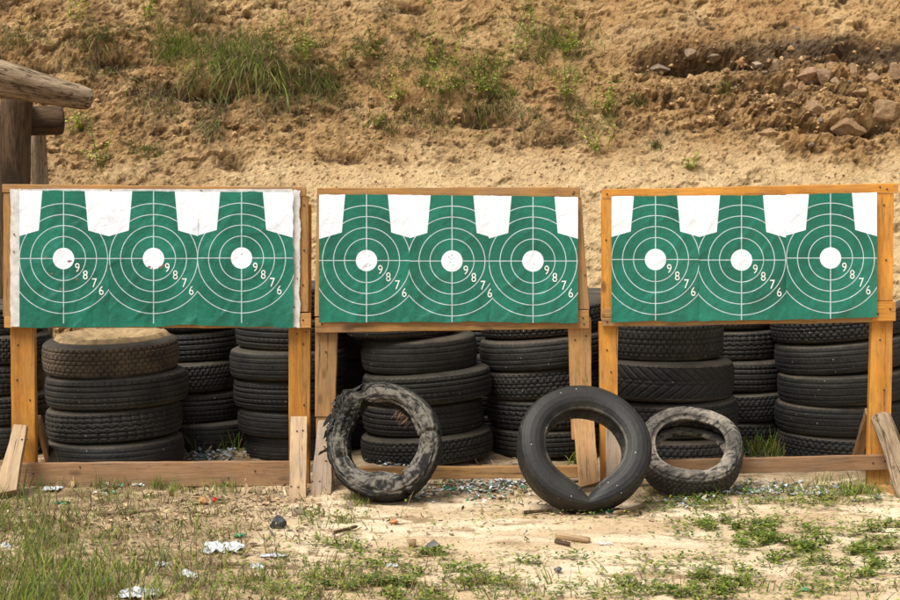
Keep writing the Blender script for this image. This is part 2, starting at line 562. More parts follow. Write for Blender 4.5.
wob = 14 * fbm(BX * 1.5, BS * 1.5, 3.3, 3)
slump = sst(600, 690, bpx + wob * 2) * sst(40, 62, bpy_ + wob) * sst(150, 105, bpy_ - 0.16 * (bpx - 700) + wob * 2)
ledge = sst(590, 680, bpx) * sst(66, 50, bpy_ + wob * .7)
band = sst(610, 690, bpx + wob) * np.exp(-((bpy_ + wob * .6 - 58 + 0.03 * (bpx - 700)) / 11.0) ** 2)
smoothb = sst(135, 175, bpy_ + wob * 1.5) * (1 - 0.6 * sst(330, 150, bpx))
rough = np.clip(0.62 - 0.22 * smoothb + 0.28 * slump + .25 * sst(420, 200, bpx) * (1 - smoothb), 0.2, 1.5)
d1 = 0.16 * fbm(BX * 0.6, BS * 0.6, 1.5, 3)
d2 = 0.10 * fbm(BX * 1.9 + 0.3 * fbm(BX * 3, BS * 3, 5, 2), BS * 2.2, 2.5, 4)
d3 = 0.036 * fbm(BX * 5.5, BS * 6.5, 4.5, 5, 0.55)
w1, wid1 = worley(BX * 7 + fbm(BX * 5, BS * 5, 1, 2), BS * 8 + fbm(BX * 5, BS * 5, 9, 2), 3)
d4 = 0.030 * (0.6 - w1) * sst(0.3, 0.75, wid1) + .020 * (wid1 - .5)
w2, wid2 = worley(BX * 17 + fbm(BX * 9, BS * 9, 1, 2), BS * 19, 7)
d5 = 0.012 * (0.6 - w2) * sst(0.2, 0.8, wid2) + .022 * (wid2 - .5) * sst(.0, .25, fbm(BX * 3, BS * 3, 71.5, 3) + .1)
w4, wid4 = worley(BX * 34 + 1.2 * fbm(BX * 20, BS * 20, 1, 2), BS * 38 + 1.2 * fbm(BX * 20, BS * 20, 5, 2), 23)
d5 = d5 + .020 * (wid4 - .5) + .006 * (.5 - w4)
d6 = 0.016 * fbm(BX * 26, BS * 30, 7.5, 4, 0.6)
rg1 = fbm(BX * 3.4 + .25 * fbm(BX * 4, BS * 4, 3, 2), BS * 4.2, 15.5, 5, .62, ridge=True)
rg2 = fbm(BX * 9.0, BS * 11.0, 25.5, 4, .6, ridge=True)
rg3 = fbm(BX * 21.0, BS * 24.0, 27.5, 3, .6)
qq = BS * 2.6 + 1.5 * fbm(BX * 1.3, BS * 1.3, 18.5, 4) + .3 * fbm(BX * 6, BS * 6, 19.5, 3)
saw = (1 - (qq - np.floor(qq))) * sst(-.05, .3, fbm(BX * 1.9, BS * 1.9, 28.5, 3))
qq2 = BS * 7 + 1.6 * fbm(BX * 3.0, BS * 3.0, 38.5, 4) + .4 * fbm(BX * 14, BS * 14, 39.5, 3)
saw2 = (1 - (qq2 - np.floor(qq2))) * sst(-.05, .25, fbm(BX * 3.4, BS * 3.4, 48.5, 3))
pit0 = sst(.25, .45, fbm(BX * 5.2, BS * 6.8, 95.5, 3))
pit = (-0.018 * rg1 - 0.018 * rg2 + .022 * rg3 + 0.042 * saw + 0.042 * saw2) * rough - 0.06 * pit0 * rough
w3, wid3 = worley(BX * 3.6 + 0.6 * fbm(BX * 4, BS * 4, 2, 3), BS * 4.6 + 0.5 * fbm(BX * 4, BS * 4, 6, 3), 13)
chunk = slump * 0.10 * (0.6 - w3) * sst(.2, .6, wid3) + slump * (.05 * (1 - (qq2 * .8 - np.floor(qq2 * .8))) * sst(-.2, .2, fbm(BX * 2.4, BS * 3, 93.5, 3)) + .016 * fbm(BX * 7, BS * 9, 91.5, 4, .6, ridge=True) + .008 * (wid2 - .5) + .008 * (wid4 - .5))
disp = d1 + d2 * (0.5 + 0.6 * rough) + (d3 + d4 + d5 + d6) * rough + pit + chunk
disp = disp + 0.07 * ledge - 0.085 * band - 0.02 * slump
for (cx, cy, rx, ry, am) in [(205, 96, 40, 6, -0.20), (118, 62, 26, 8, -0.16), (45, 63, 26, 7, -0.14), (232, 162, 18, 8, -0.12),
                             (345, 155, 22, 6, -0.12), (575, 28, 24, 12, -0.18), (480, 118, 28, 6, -0.10), (555, 140, 40, 8, -0.11),
                             (830, 128, 55, 6, -0.2), (700, 62, 60, 6, -0.12), (770, 85, 30, 7, -0.13), (245, 75, 65, 18, 0.14), (860, 118, 30, 8, 0.10),
                             (800, 140, 50, 10, 0.08), (90, 40, 50, 10, .08), (440, 95, 60, 10, .08), (410, 3, 15, 5, -.12), (300, 62, 40, 12, .08)]:
    disp = disp + am * blob(cx, cy, rx, ry)
fade = sst(12, 4.2, np.abs(BX)) * sst(9, 5.2, BS)
disp = disp * (0.25 + 0.75 * fade) * sst(0, 0.25, BS)
BPx = BX
BPy = Yb - np.sin(Th) * disp * 0.95
BPz = Zb + np.cos(Th) * disp * 0.95


def blur(a, n):
    for ax in (0, 1):
        k = np.ones(2 * n + 1) / (2 * n + 1)
        a = np.apply_along_axis(lambda r: np.convolve(np.pad(r, n, mode='edge'), k, 'valid'), ax, a)
    return a


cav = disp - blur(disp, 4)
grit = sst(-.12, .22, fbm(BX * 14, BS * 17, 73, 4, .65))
bR = 0.75 * sst(0.004, 0.016, -cav) * (1 - .35 * smoothb) + .3 * sst(.46, .62, w4) * sst(-.1, .2, fbm(BX * 4, BS * 4, 75, 3))  # occlusion shade baked into the soil colour, darker in pits and cracks
organic = sst(0.02, 0.3, fbm(BX * 1.7, BS * 2.2, 41, 4)) * sst(170, 120, bpy_) * sst(620, 420, bpx)
bR = bR + 0.42 * organic * sst(-0.15, 0.25, fbm(BX * 11, BS * 13, 43, 3))
bR = bR + grit * (0.65 * blob(225, 98, 80, 26) + 0.5 * blob(120, 55, 80, 22) + 0.5 * blob(575, 28, 30, 16) + 0.4 * blob(480, 110, 70, 16) + .5 * blob(560, 135, 60, 12) + .4 * blob(130, 150, 60, 18))  # brown soil patches, with the shade of the hollows painted in
bR = bR + 0.95 * band * (.35 + .65 * grit) + 0.55 * slump * sst(-0.15, 0.25, fbm(BX * 5, BS * 6, 47, 4)) + .22 * sst(430, 220, bpx) * sst(175, 120, bpy_) * grit + 0.6 * grit * blob(830, 128, 70, 8) + .3 * grit * blob(760, 90, 60, 10)
spk = sst(.30, .42, fbm(BX * 24, BS * 28, 83, 3, .6)) * sst(-.15, .15, fbm(BX * 2.2, BS * 2.8, 85, 3))
strk = sst(.02, .3, fbm(BX * 16 + 1.2 * fbm(BX * 3, BS * 2, 2, 2), BS * 2.6, 97, 4, .6)) * sst(-.1, .2, fbm(BX * 1.8, BS * 1.6, 99, 3)) * (1 - smoothb)
crumb = sst(-.05, .3, fbm(BX * 30, BS * 34, 103, 4, .7)) * sst(-.25, .15, fbm(BX * 1.5, BS * 2.0, 105, 3))
bR = bR + .32 * crumb * (1 - .4 * smoothb) + .35 * strk + .75 * spk + .35 * sst(.05, .3, fbm(BX * 3.1, BS * 4.2, 87, 5, .62)) * (1 - .75 * smoothb)
disp = disp - .02 * spk
BPy = Yb - np.sin(Th) * disp * 0.95
BPz = Zb + np.cos(Th) * disp * 0.95
bG = 0.75 * sst(700, 800, bpx) * np.exp(-((bpy_ - 50 + wob * .5) / 8.0) ** 2) + 0.35 * band + 0.1 * slump * sst(0, .3, fbm(BX * 3, BS * 3, 51, 3))
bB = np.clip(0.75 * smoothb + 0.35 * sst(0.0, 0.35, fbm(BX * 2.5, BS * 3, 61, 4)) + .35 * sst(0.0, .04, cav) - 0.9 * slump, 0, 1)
bV = np.stack([BPx, BPy, BPz], -1).reshape(-1, 3)
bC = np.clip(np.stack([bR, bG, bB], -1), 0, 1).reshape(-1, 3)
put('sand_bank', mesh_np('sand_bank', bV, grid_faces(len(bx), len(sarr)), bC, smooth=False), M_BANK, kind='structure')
_px, _py = proj(bV)
_vis = bV[:, 1] < 6.5


def bank_at(px, py):
    k = np.argmin(((_px - px) ** 2 + (_py - py) ** 2) + (~_vis) * 1e9)
    return Vector(bV[k].astype(float))


NB = Vector((0, -0.74, 0.67))

# ------------------------------------------------------------------ blades, leaves, chips
def blades(P, Dir, H, Wd, col, K=3, droop=0.0, shape='blade', side=None):
    """ribbons: P base (n,3), Dir unit growth direction (n,3), H length, Wd width, col (n,3)"""
    n = len(P)
    if side is None:
        a = rng.uniform(0, 2 * PI, n)
        side = np.stack([np.cos(a), np.sin(a), np.zeros(n)], -1)
    droop = np.broadcast_to(np.asarray(droop, float), (n,))
    ts = np.linspace(0, 1, K + 1)
    V = np.zeros((n, K + 1, 2, 3)); C = np.zeros((n, K + 1, 2, 3))
    for i, tt in enumerate(ts):
        c = P + Dir * (H * tt)[:, None]
        c[:, 2] -= droop * H * tt * tt
        wd = Wd * ((1 - tt) ** 0.6 * 0.95 + 0.05 if shape == 'blade' else (0.12 + 0.88 * math.sin(PI * min(1, tt ** 0.8)) if tt < 1 else 0.05))
        V[:, i, 0] = c - side * wd[:, None] * 0.5; V[:, i, 1] = c + side * wd[:, None] * 0.5
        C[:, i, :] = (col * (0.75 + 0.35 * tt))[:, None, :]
    idx = np.arange(n * (K + 1) * 2).reshape(n, K + 1, 2)
    F = np.stack([idx[:, :-1, 0], idx[:, :-1, 1], idx[:, 1:, 1], idx[:, 1:, 0]], -1).reshape(-1, 4)
    return V.reshape(-1, 3), F, C.reshape(-1, 3)


def join(parts):
    Vs, Fs, Cs, o = [], [], [], 0
    for V, F, C in parts:
        Vs.append(V); Fs.append(F + o); Cs.append(C); o += len(V)
    return np.concatenate(Vs), np.concatenate(Fs), np.concatenate(Cs)


def unit(a):
    return a / np.linalg.norm(a, axis=-1, keepdims=True)


GREENS = np.array([[0.18, 0.265, 0.03], [0.105, 0.19, 0.026], [0.27, 0.31, 0.05], [0.075, 0.135, 0.028], [0.33, 0.31, 0.085]])
DRY = np.array([[0.30, 0.23, 0.12], [0.22, 0.16, 0.085], [0.38, 0.30, 0.17], [0.16, 0.115, 0.06]])


def pick(pal, n, var=0.25):
    c = pal[rng.integers(0, len(pal), n)]
    return c * rng.uniform(1 - var, 1 + var, (n, 1))


def scatter_bank(cx, cy, rx, ry, n):
    out = []
    m = np.abs(_px - cx) < rx * 2.2
    m &= (np.abs(_py - cy) < ry * 2.2) & _vis
    ids = np.nonzero(m)[0]
    wgt = np.exp(-((_px[ids] - cx) / rx) ** 2 - ((_py[ids] - cy) / ry) ** 2)
    k = rng.choice(ids, n, p=wgt / wgt.sum())
    return bV[k].astype(float)


def tuft(px, py, rx, ry, n, h, drooping, label, name='grass_tuft', dry=0.25, dark=1.0, group='grass tufts on the bank', cat='grass tuft', width=0.006):
    P = scatter_bank(px, py, rx, ry, n)
    Dr = unit(rng.normal(0, 0.55, (n, 3)) + np.array([0, -0.62, 0.75]))
    H = rng.uniform(0.4, 1.15, n) * h
    col = np.where(rng.random((n, 1)) < dry, pick(DRY, n), pick(GREENS, n)) * dark
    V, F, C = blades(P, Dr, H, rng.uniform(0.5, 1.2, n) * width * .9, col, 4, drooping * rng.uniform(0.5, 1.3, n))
    V, M = recentre(V, [P[:, 0].mean(), P[:, 1].mean(), P[:, 2].min()])
    return put(name, mesh_np(name, V, F, C), M_LEAF, None, M, label=label, category=cat, group=group)


tuft(250, 70, 34, 17, 1500, 0.28, 0.75, 'biggest shaggy grass tuft overhanging the bank above the left stand', dry=0.42, dark=1.1)
tuft(175, 50, 20, 14, 480, 0.26, 0.35, 'bright green grass tuft at the left end of the overhanging clump', dry=0.2, dark=1.15)
tuft(312, 82, 26, 14, 620, 0.22, 0.75, 'dark green grass tuft at the right end of the overhanging clump', dark=0.72, dry=.4)
tuft(222, 55, 24, 9, 500, 0.22, 0.3, 'short yellow green grass on top of the overhanging clump', dry=0.3)
tuft(196, 14, 16, 10, 420, 0.24, 0.4, 'brown dried bush of grass near the top of the bank', 'dry_grass_tuft', dry=0.85, cat='dry grass')
tuft(212, 128, 9, 7, 300, 0.17, 0.95, 'dry drooping grass tuft below the big green clump', 'dry_grass_tuft', dry=0.8, cat='dry grass')
tuft(100, 40, 14, 9, 260, 0.17, 0.5, 'olive grass tuft on the bank above the log end', dry=0.55)
tuft(12, 42, 14, 7, 220, 0.16, 0.4, 'small grass tuft at the top left corner of the bank', dry=0.4)
tuft(150, 152, 14, 5, 240, 0.10, 0.4, 'low dark green tuft above the left target', dark=0.7, dry=0.2)
tuft(637, 102, 7, 5, 140, 0.10, 0.3, 'small dark green tuft above the gap between middle and right stands', dark=0.6, dry=0.1)
tuft(724, 90, 6, 6, 150, 0.11, 0.3, 'small bluish green tuft beside the rocky slump', dark=0.6, dry=0.1)
tuft(655, 146, 6, 3, 160, 0.08, 0.4, 'low dark tuft on smooth sand above the right stand', dark=0.65, dry=0.3)
tuft(390, 132, 9, 8, 150, 0.11, 0.4, 'grey green tuft on the bare bank above the middle stand', dark=0.75, dry=0.4)
tuft(492, 112, 20, 7, 320, 0.13, 0.7, 'dark rooty tuft hanging under the leafy weeds', dark=0.7, dry=0.55)


def weed(px, py, n, hpx, label, spread=10, yellow=False):
    """leafy weed: stems with a child holding its leaves"""
    base = bank_at(px, py)
    sc = (base.y + 7) / FPX
    P = np.repeat(np.array(base)[None], n, 0) + np.stack([rng.normal(0, spread * sc * .5, n), rng.normal(0, 0.02, n), rng.normal(0, 0.012, n)], -1)
    Dr = unit(rng.normal(0, 0.34, (n, 3)) + np.array([0, -0.22, 1.0]))
    H = rng.uniform(0.3, 1.1, n) * hpx * sc
    sV, sF, sC = blades(P, Dr, H, np.full(n, 0.0045), pick(GREENS, n) * 0.9, 3)
    m = 20
    t = rng.uniform(0.12, 1.0, (n, m))
    Q = (P[:, None] + Dr[:, None] * (H[:, None] * t)[..., None]).reshape(-1, 3)
    k = n * m
    a = rng.uniform(0, 2 * PI, k)
    LD = unit(np.stack([np.cos(a), np.sin(a), rng.uniform(-0.1, 0.9, k)], -1))
    sd = unit(np.stack([-np.sin(a), np.cos(a), rng.normal(0, .4, k)], -1))
    L = rng.uniform(0.020, 0.048, k) * (1.25 - 0.6 * t.reshape(-1))
    pal = GREENS[[0, 2, 4, 4]] * 1.55 if yellow else GREENS
    lV, lF, lC = blades(Q, LD, L, L * 0.36, pick(pal, k), 3, 0.35, 'leaf', sd)
    b = np.array(base)
    M = Matrix.Translation(base)
    o = put('leafy_weed', mesh_np('weed_stem', sV - b, sF, sC), M_LEAF, None, M, label=label, category='weed', group='leafy weeds on the bank')
    put('leaves', mesh_np('weed_leaves', lV - b, lF, lC), M_LEAF, o)
    return o


for (px, py, n, hp, sp, yl, lab) in [
    (440, 95, 9, 48, 18, 1, 'bushy yellow green weed above the left edge of the middle stand\'s centre target'),
    (486, 98, 9, 50, 18, 1, 'bushy leafy weed just right of the bushiest one on the bank'),
    (432, 60, 5, 38, 12, 1, 'slender weed standing above the bushy weeds'),
    (520, 62, 5, 45, 14, 1, 'sparse tall weed left of the tall pair near the top of the bank'),
    (538, 40, 5, 42, 12, 1, 'tall sprouting weed near the top of the bank, above the middle stand'),
    (567, 58, 6, 48, 14, 1, 'tall leafy weed beside the dark hollow high on the bank'),
    (568, 100, 6, 34, 20, 1, 'low spreading weed under the tall weeds above the middle stand\'s right end'),
    (604, 112, 7, 36, 16, 1, 'yellow green weed above the right end of the middle stand'),
    (598, 150, 4, 22, 14, 1, 'small bright sprout on the sand between middle and right stands'),
    (366, 60, 5, 45, 14, 0, 'thin upright weed right of the overhanging grass clump'),
    (303, 64, 8, 45, 16, 1, 'leafy weed growing out of the right end of the grass clump'),
    (400, 100, 6, 26, 18, 1, 'low pale weed on bare sand left of the bushy weeds'),
    (375, 130, 5, 22, 14, 0, 'small weed trailing on the bare bank above the first middle target'),
    (270, 50, 5, 60, 14, 0, 'tall thin stems rising behind the big grass tuft'),
    (74, 20, 5, 30, 10, 1, 'small green weed at the top left of the bank'),
    (148, 18, 5, 26, 10, 1, 'small weed left of the dried bush at the top of the bank'),
    (80, 132, 6, 26, 12, 1, 'yellow green sprout beside the log stub'),
    (98, 165, 4, 36, 8, 1, 'spindly weed between the shelter post and the left stand'),
    (692, 168, 3, 0.1 + 14, 10, 1, 'tiny sprout on smooth sand above the right stand\'s first target'),
]:
    weed(px, py, int(n * 1.5 + 1), hp * 1.6, lab, min(sp, 11), bool(yl))

# short scattered growth on the bank: nobody could count it
parts = []
for (cx, cy, rx, ry, n, h, dry, dr) in [(60, 50, 60, 40, 900, .10, .75, .6), (230, 40, 110, 40, 800, .11, .6, .5), (430, 80, 110, 45, 800, .08, .45, .4),
                                        (580, 80, 60, 60, 600, .07, .4, .4), (120, 130, 60, 30, 420, .09, .8, .8), (270, 100, 60, 12, 500, .14, .75, 1.0),
                                        (470, 125, 60, 14, 300, .10, .8, .9), (130, 75, 50, 20, 900, .13, .7, .9), (660, 30, 90, 25, 160, .05, .7, .4),
    (215, 105, 80, 14, 1500, .20, .9, 1.1), (330, 40, 120, 25, 500, .20, .5, .2), (540, 45, 70, 30, 450, .22, .45, .15), (480, 118, 70, 14, 700, .13, .9, 1.0), (560, 135, 60, 10, 350, .10, .9, 1.0), (90, 65, 60, 20, 900, .15, .9, .9), (440, 80, 26, 34, 1700, .15, .15, .3), (490, 85, 28, 30, 1500, .15, .15, .3), (548, 55, 34, 42, 1900, .15, .15, .3), (400, 60, 30, 40, 700, .14, .25, .3), (345, 70, 24, 30, 700, .16, .25, .3), (600, 115, 18, 16, 450, .11, .2, .3), (310, 65, 22, 25, 500, .14, .2, .3),
    (230, 40, 70, 14, 900, .14, .25, .4), (80, 30, 60, 20, 700, .12, .4, .4), (110, 160, 40, 20, 500, .10, .45, .5), (190, 85, 40, 16, 900, .18, .55, .9), (375, 90, 40, 30, 500, .10, .35, .4), (560, 110, 40, 25, 500, .09, .35, .5)]:
    P = scatter_bank(cx, cy, rx, ry, n)
    clump = sst(-0.08, 0.12, fbm(P[:, 0] * 5, P[:, 2] * 5, 71, 2)) > rng.random(n)
    P = P[clump]; n = len(P)
    Dr = unit(rng.normal(0, .6, (n, 3)) + np.array([0, -.6, .7]))
    col = np.where(rng.random((n, 1)) < dry, pick(DRY, n) * .8, pick(GREENS, n))
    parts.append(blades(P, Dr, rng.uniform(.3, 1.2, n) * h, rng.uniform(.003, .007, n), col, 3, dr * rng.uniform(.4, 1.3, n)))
V, F, C = join(parts)
put('bank_grass', mesh_np('bank_grass', V, F, C), M_LEAF, kind='stuff', label='sparse dry and green grass scattered over the bank', category='grass')

# ------------------------------------------------------------------ clods and rocks
def ico(sub):
    bm = bmesh.new(); bmesh.ops.create_icosphere(bm, subdivisions=sub, radius=1)
    V = np.array([v.co[:] for v in bm.verts]); F = np.array([[v.index for v in f.verts] for f in bm.faces]); bm.free()
    return V, F


I1 = ico(1); I2 = ico(2); I4 = ico(4)


def clods(P, S, col, base=I2):
    parts = []
    V0, F0 = base
    n = len(P); nv = len(V0)
    ang = rng.uniform(0, 2 * PI, n)
    ca, sa = np.cos(ang), np.sin(ang)
    sc = rng.uniform(0.6, 1.3, (n, 3)) * np.array([1, 1, 0.75])
    jit = 1 + 0.32 * rng.normal(0, 0.6, (n, nv, 1)).clip(-1, 1)
    W = V0[None] * jit * sc[:, None] * S[:, None, None]
    X = W[..., 0] * ca[:, None] - W[..., 1] * sa[:, None]; Y = W[..., 0] * sa[:, None] + W[..., 1] * ca[:, None]
    V = np.stack([X, Y, W[..., 2]], -1) + P[:, None]
    F = F0[None] + (np.arange(n) * nv)[:, None, None]
    return V.reshape(-1, 3), F.reshape(-1, 3), np.repeat(col, nv, 0)


SOILC = np.array([[.46, .29, .13], [.36, .22, .10], [.50, .33, .16], [.26, .16, .075]])
parts = []
for (cx, cy, rx, ry, n, smin, smax) in [(450, 100, 420, 70, 3000, .004, .015), (780, 95, 110, 35, 600, .006, .028), (450, 175, 420, 25, 1500, .003, .011), (200, 110, 160, 50, 700, .004, .02)]:
    P = scatter_bank(cx, cy, rx, ry, n)
    S = smin + (smax - smin) * rng.random(n) ** 3
    col = pick(SOILC, n, .2)
    k = (P[:, 0] > 1.7) & (rng.random(n) < .12)
    col[k] = np.array([.20, .155, .115])
    parts.append(clods(P, S, col, I1))
V, F, C = join(parts)
put('soil_clods', mesh_np('soil_clods', V, F, C, smooth=False), M_ROCK, kind='stuff', label='loose crumbs and clods of sandy soil on the bank', category='soil')


def rock_mesh(seed, sx, sy, sz, col):
    V, F = I4
    V = V.copy()
    n = fbm(V[:, 0] * 1.3 + seed, V[:, 1] * 1.3, V[:, 2] * 1.3 + seed * 2, 4, .55)
    # facet it a little
    for q in range(12):
        nv = unit(np.array([math.sin(seed * 3 + q * 2.4), math.cos(seed * 5 + q * 1.7), math.sin(seed + q * 3.1)]))
        dcut = 0.50 + 0.28 * ((seed * 7.3 + q * 0.37) % 1)
        ex = V @ nv - dcut
        V = V - np.outer(np.maximum(ex, 0) * 0.97, nv)
    V = V * (1 + 0.22 * n[:, None]) * np.array([sx, sy, sz])
    C = np.repeat(np.array(col)[None], len(V), 0)
    return mesh_np('rock', V, F, C, smooth=False)


def rock(p, sx, sy, sz, col, label, cat='rock', name='rock', rot=0, group=None, sink=.35):
    me = rock_mesh(random.uniform(0, 20), sx, sy, sz, col)
    M = Matrix.Translation(Vector(p) + Vector((0, 0, sz * (1 - 2 * sink)))) @ Matrix.Rotation(rot, 4, 'Z')
    kw = dict(label=label, category=cat)
    if group:
        kw['group'] = group
    return put(name, me, M_ROCK, None, M, **kw)


PINK = (.40, .24, .165); GREYR = (.20, .185, .165); BRN = (.33, .21, .12)
for (px, py, wp, hp, c, lab) in [
    (808, 70, 14, 11, PINK, 'largest pinkish rock in the slump of the bank'),
    (822, 74, 12, 9, (.42, .29, .2), 'pale rock wedged right of the largest pinkish rock'),
    (833, 64, 8, 6, PINK, 'small pink rock above the pale wedged rock'),
    (803, 88, 7, 8, (.42, .20, .14), 'reddish rock hanging under the largest pinkish rock'),
    (740, 63, 9, 5, (.42, .16, .07), 'orange red brick piece in the dark stratum'),
    (756, 63, 10, 4, (.42, .36, .29), 'flat pale stone right of the orange brick piece'),
    (775, 64, 10, 8, (.34, .23, .16), 'brown square rock right of the flat pale stone'),
    (790, 84, 10, 7, BRN, 'brown rock left of the hanging reddish rock'),
    (853, 70, 8, 12, (.40, .27, .16), 'upright tan rock in the slump near the right edge'),
    (872, 78, 14, 10, BRN, 'broad brown rock near the right edge of the bank'),
    (895, 70, 9, 10, (.36, .24, .15), 'rock cut off by the right edge of the photo'),
    (660, 69, 12, 6, GREYR, 'dark grey slab at the left end of the stratum'),
    (714, 57, 9, 7, (.16, .14, .12), 'dark grey lump in the middle of the stratum'),
    (690, 52, 10, 6, (.28, .22, .16), 'grey brown lump left of the dark lump in the stratum'),
    (850, 122, 20, 14, (.34, .215, .115), 'big clay boulder low in the slump'),
    (885, 108, 22, 12, (.36, .23, .125), 'clay boulder at the right edge below the rocks'),
    (815, 107, 14, 9, (.33, .21, .12), 'rounded clay lump left of the big clay boulder'),
    (770, 132, 14, 8, (.42, .27, .14), 'lower clay lump at the foot of the slump'),
    (836, 82, 9, 7, (.37, .25, .16), 'tan rock under the pale wedged rock'),
    (862, 90, 10, 7, (.36, .24, .14), 'tan rock under the broad brown rock'),
]:
    p = bank_at(px, py); sc = (p.y + 7) / FPX
    c = tuple(.8 * (.55 * a + .45 * b) for a, b in zip(c, (.36, .23, .12)))
    rock(p + NB * 0.0, wp * sc * .92, wp * sc * .7, hp * sc * .92, c, lab, 'rock', 'rock', random.uniform(-.6, .6), 'rocks in the slump of the bank', .62)

# ------------------------------------------------------------------ log shelter
def limb(name, A, B, ra, rb, mat, parent, seed=0, n=40, k=90, rough=0.05, round_end=0.35, endmat=None, **kw):
    """a log from A to B as one mesh, local X along its length"""
    A, B = Vector(A), Vector(B); L = (B - A).length
    ts = np.linspace(0, 1, k); an = np.linspace(0, 2 * PI, n, endpoint=False)
    T, AN = np.meshgrid(ts, an, indexing='ij')
    Rr = ra + (rb - ra) * T
    Rr = Rr * (1 + rough * fbm(np.cos(AN) * 1.2 + seed, np.sin(AN) * 1.2, T * L * 3, 4) * 2 + rough * .5 * fbm(np.cos(AN) * 5 + seed, np.sin(AN) * 5, T * L * 2.2, 3))
    edge = np.minimum(T, 1 - T) * L / max(rb * round_end, 1e-4)
    Rr = Rr * (0.80 + 0.20 * np.sqrt(np.clip(1 - (1 - np.clip(edge, 0, 1)) ** 2, 0, 1)))
    bend = 0.02 * L * np.sin(T * PI) * math.sin(seed * 3 + 1)
    V = np.stack([T * L - L / 2, Rr * np.cos(AN) + bend, Rr * np.sin(AN)], -1).reshape(-1, 3)
    i = np.arange(k * n).reshape(k, n)
    F = [list(q) for q in np.stack([i[:-1], np.roll(i[:-1], -1, 1), np.roll(i[1:], -1, 1), i[1:]], -1).reshape(-1, 4)]
    mi = [0] * len(F)
    F += [list(i[0][::-1]), list(i[-1])]; mi += [1, 1]
    X = (B - A).normalized(); Z = Vector((0, 0, 1)) if abs(X.z) < .9 else Vector((0, -1, 0))
    Y = Z.cross(X).normalized(); Z = X.cross(Y)
    M = Matrix((X, Y, Z)).transposed().to_4x4(); M.translation = (A + B) / 2
    return put(name, mesh_np(name, V, F, smooth=True, mi=mi), [mat, endmat or W_GREY], parent, M, **kw)


sh = thing('log_shelter', on_ground(-20, 440), 'rough log shelter corner with a jutting beam at the left edge of the photo', 'shelter')
pt = at(17, 100, 1.75)
limb('post', (pt.x, 1.75, -0.05), (pt.x, 1.75, at(17, 96, 1.75).z), .085, .085, L_DARK, sh, 2.1, rough=.07)
pt2 = at(37, 120, 2.05)
limb('post', (pt2.x, 2.05, -0.05), (pt2.x, 2.05, at(37, 128, 2.05).z), .055, .05, L_LIGHT, sh, 5.1, rough=.1)
limb('roof_beam', at(-150, 48, 1.0), at(90, 99, 1.72), .15, .066, L_LIGHT, sh, 1.3, rough=.075, round_end=1.2, k=160, endmat=L_LIGHT)
limb('cross_beam', at(-90, 120, 1.62), at(63, 120.5, 1.95), .092, .083, L_DARK, sh, 3.3, rough=.05, round_end=.25)
pl = at(-110, 100, 1.4)
limb('post', (pl.x, 1.4, -0.05), (pl.x, 1.4, at(-110, 100, 1.4).z), .09, .085, L_DARK, sh, 7.7, rough=.07)
for i in range(7):
    z = 0.1 + i * 0.19
    limb('wall_log', (at(-120, 100, 2.0).x, 2.0, z), (at(1, 100, 2.0).x, 2.0, z), .095, .09, L_DARK, sh, 9 + i, rough=.05, k=50, n=24)

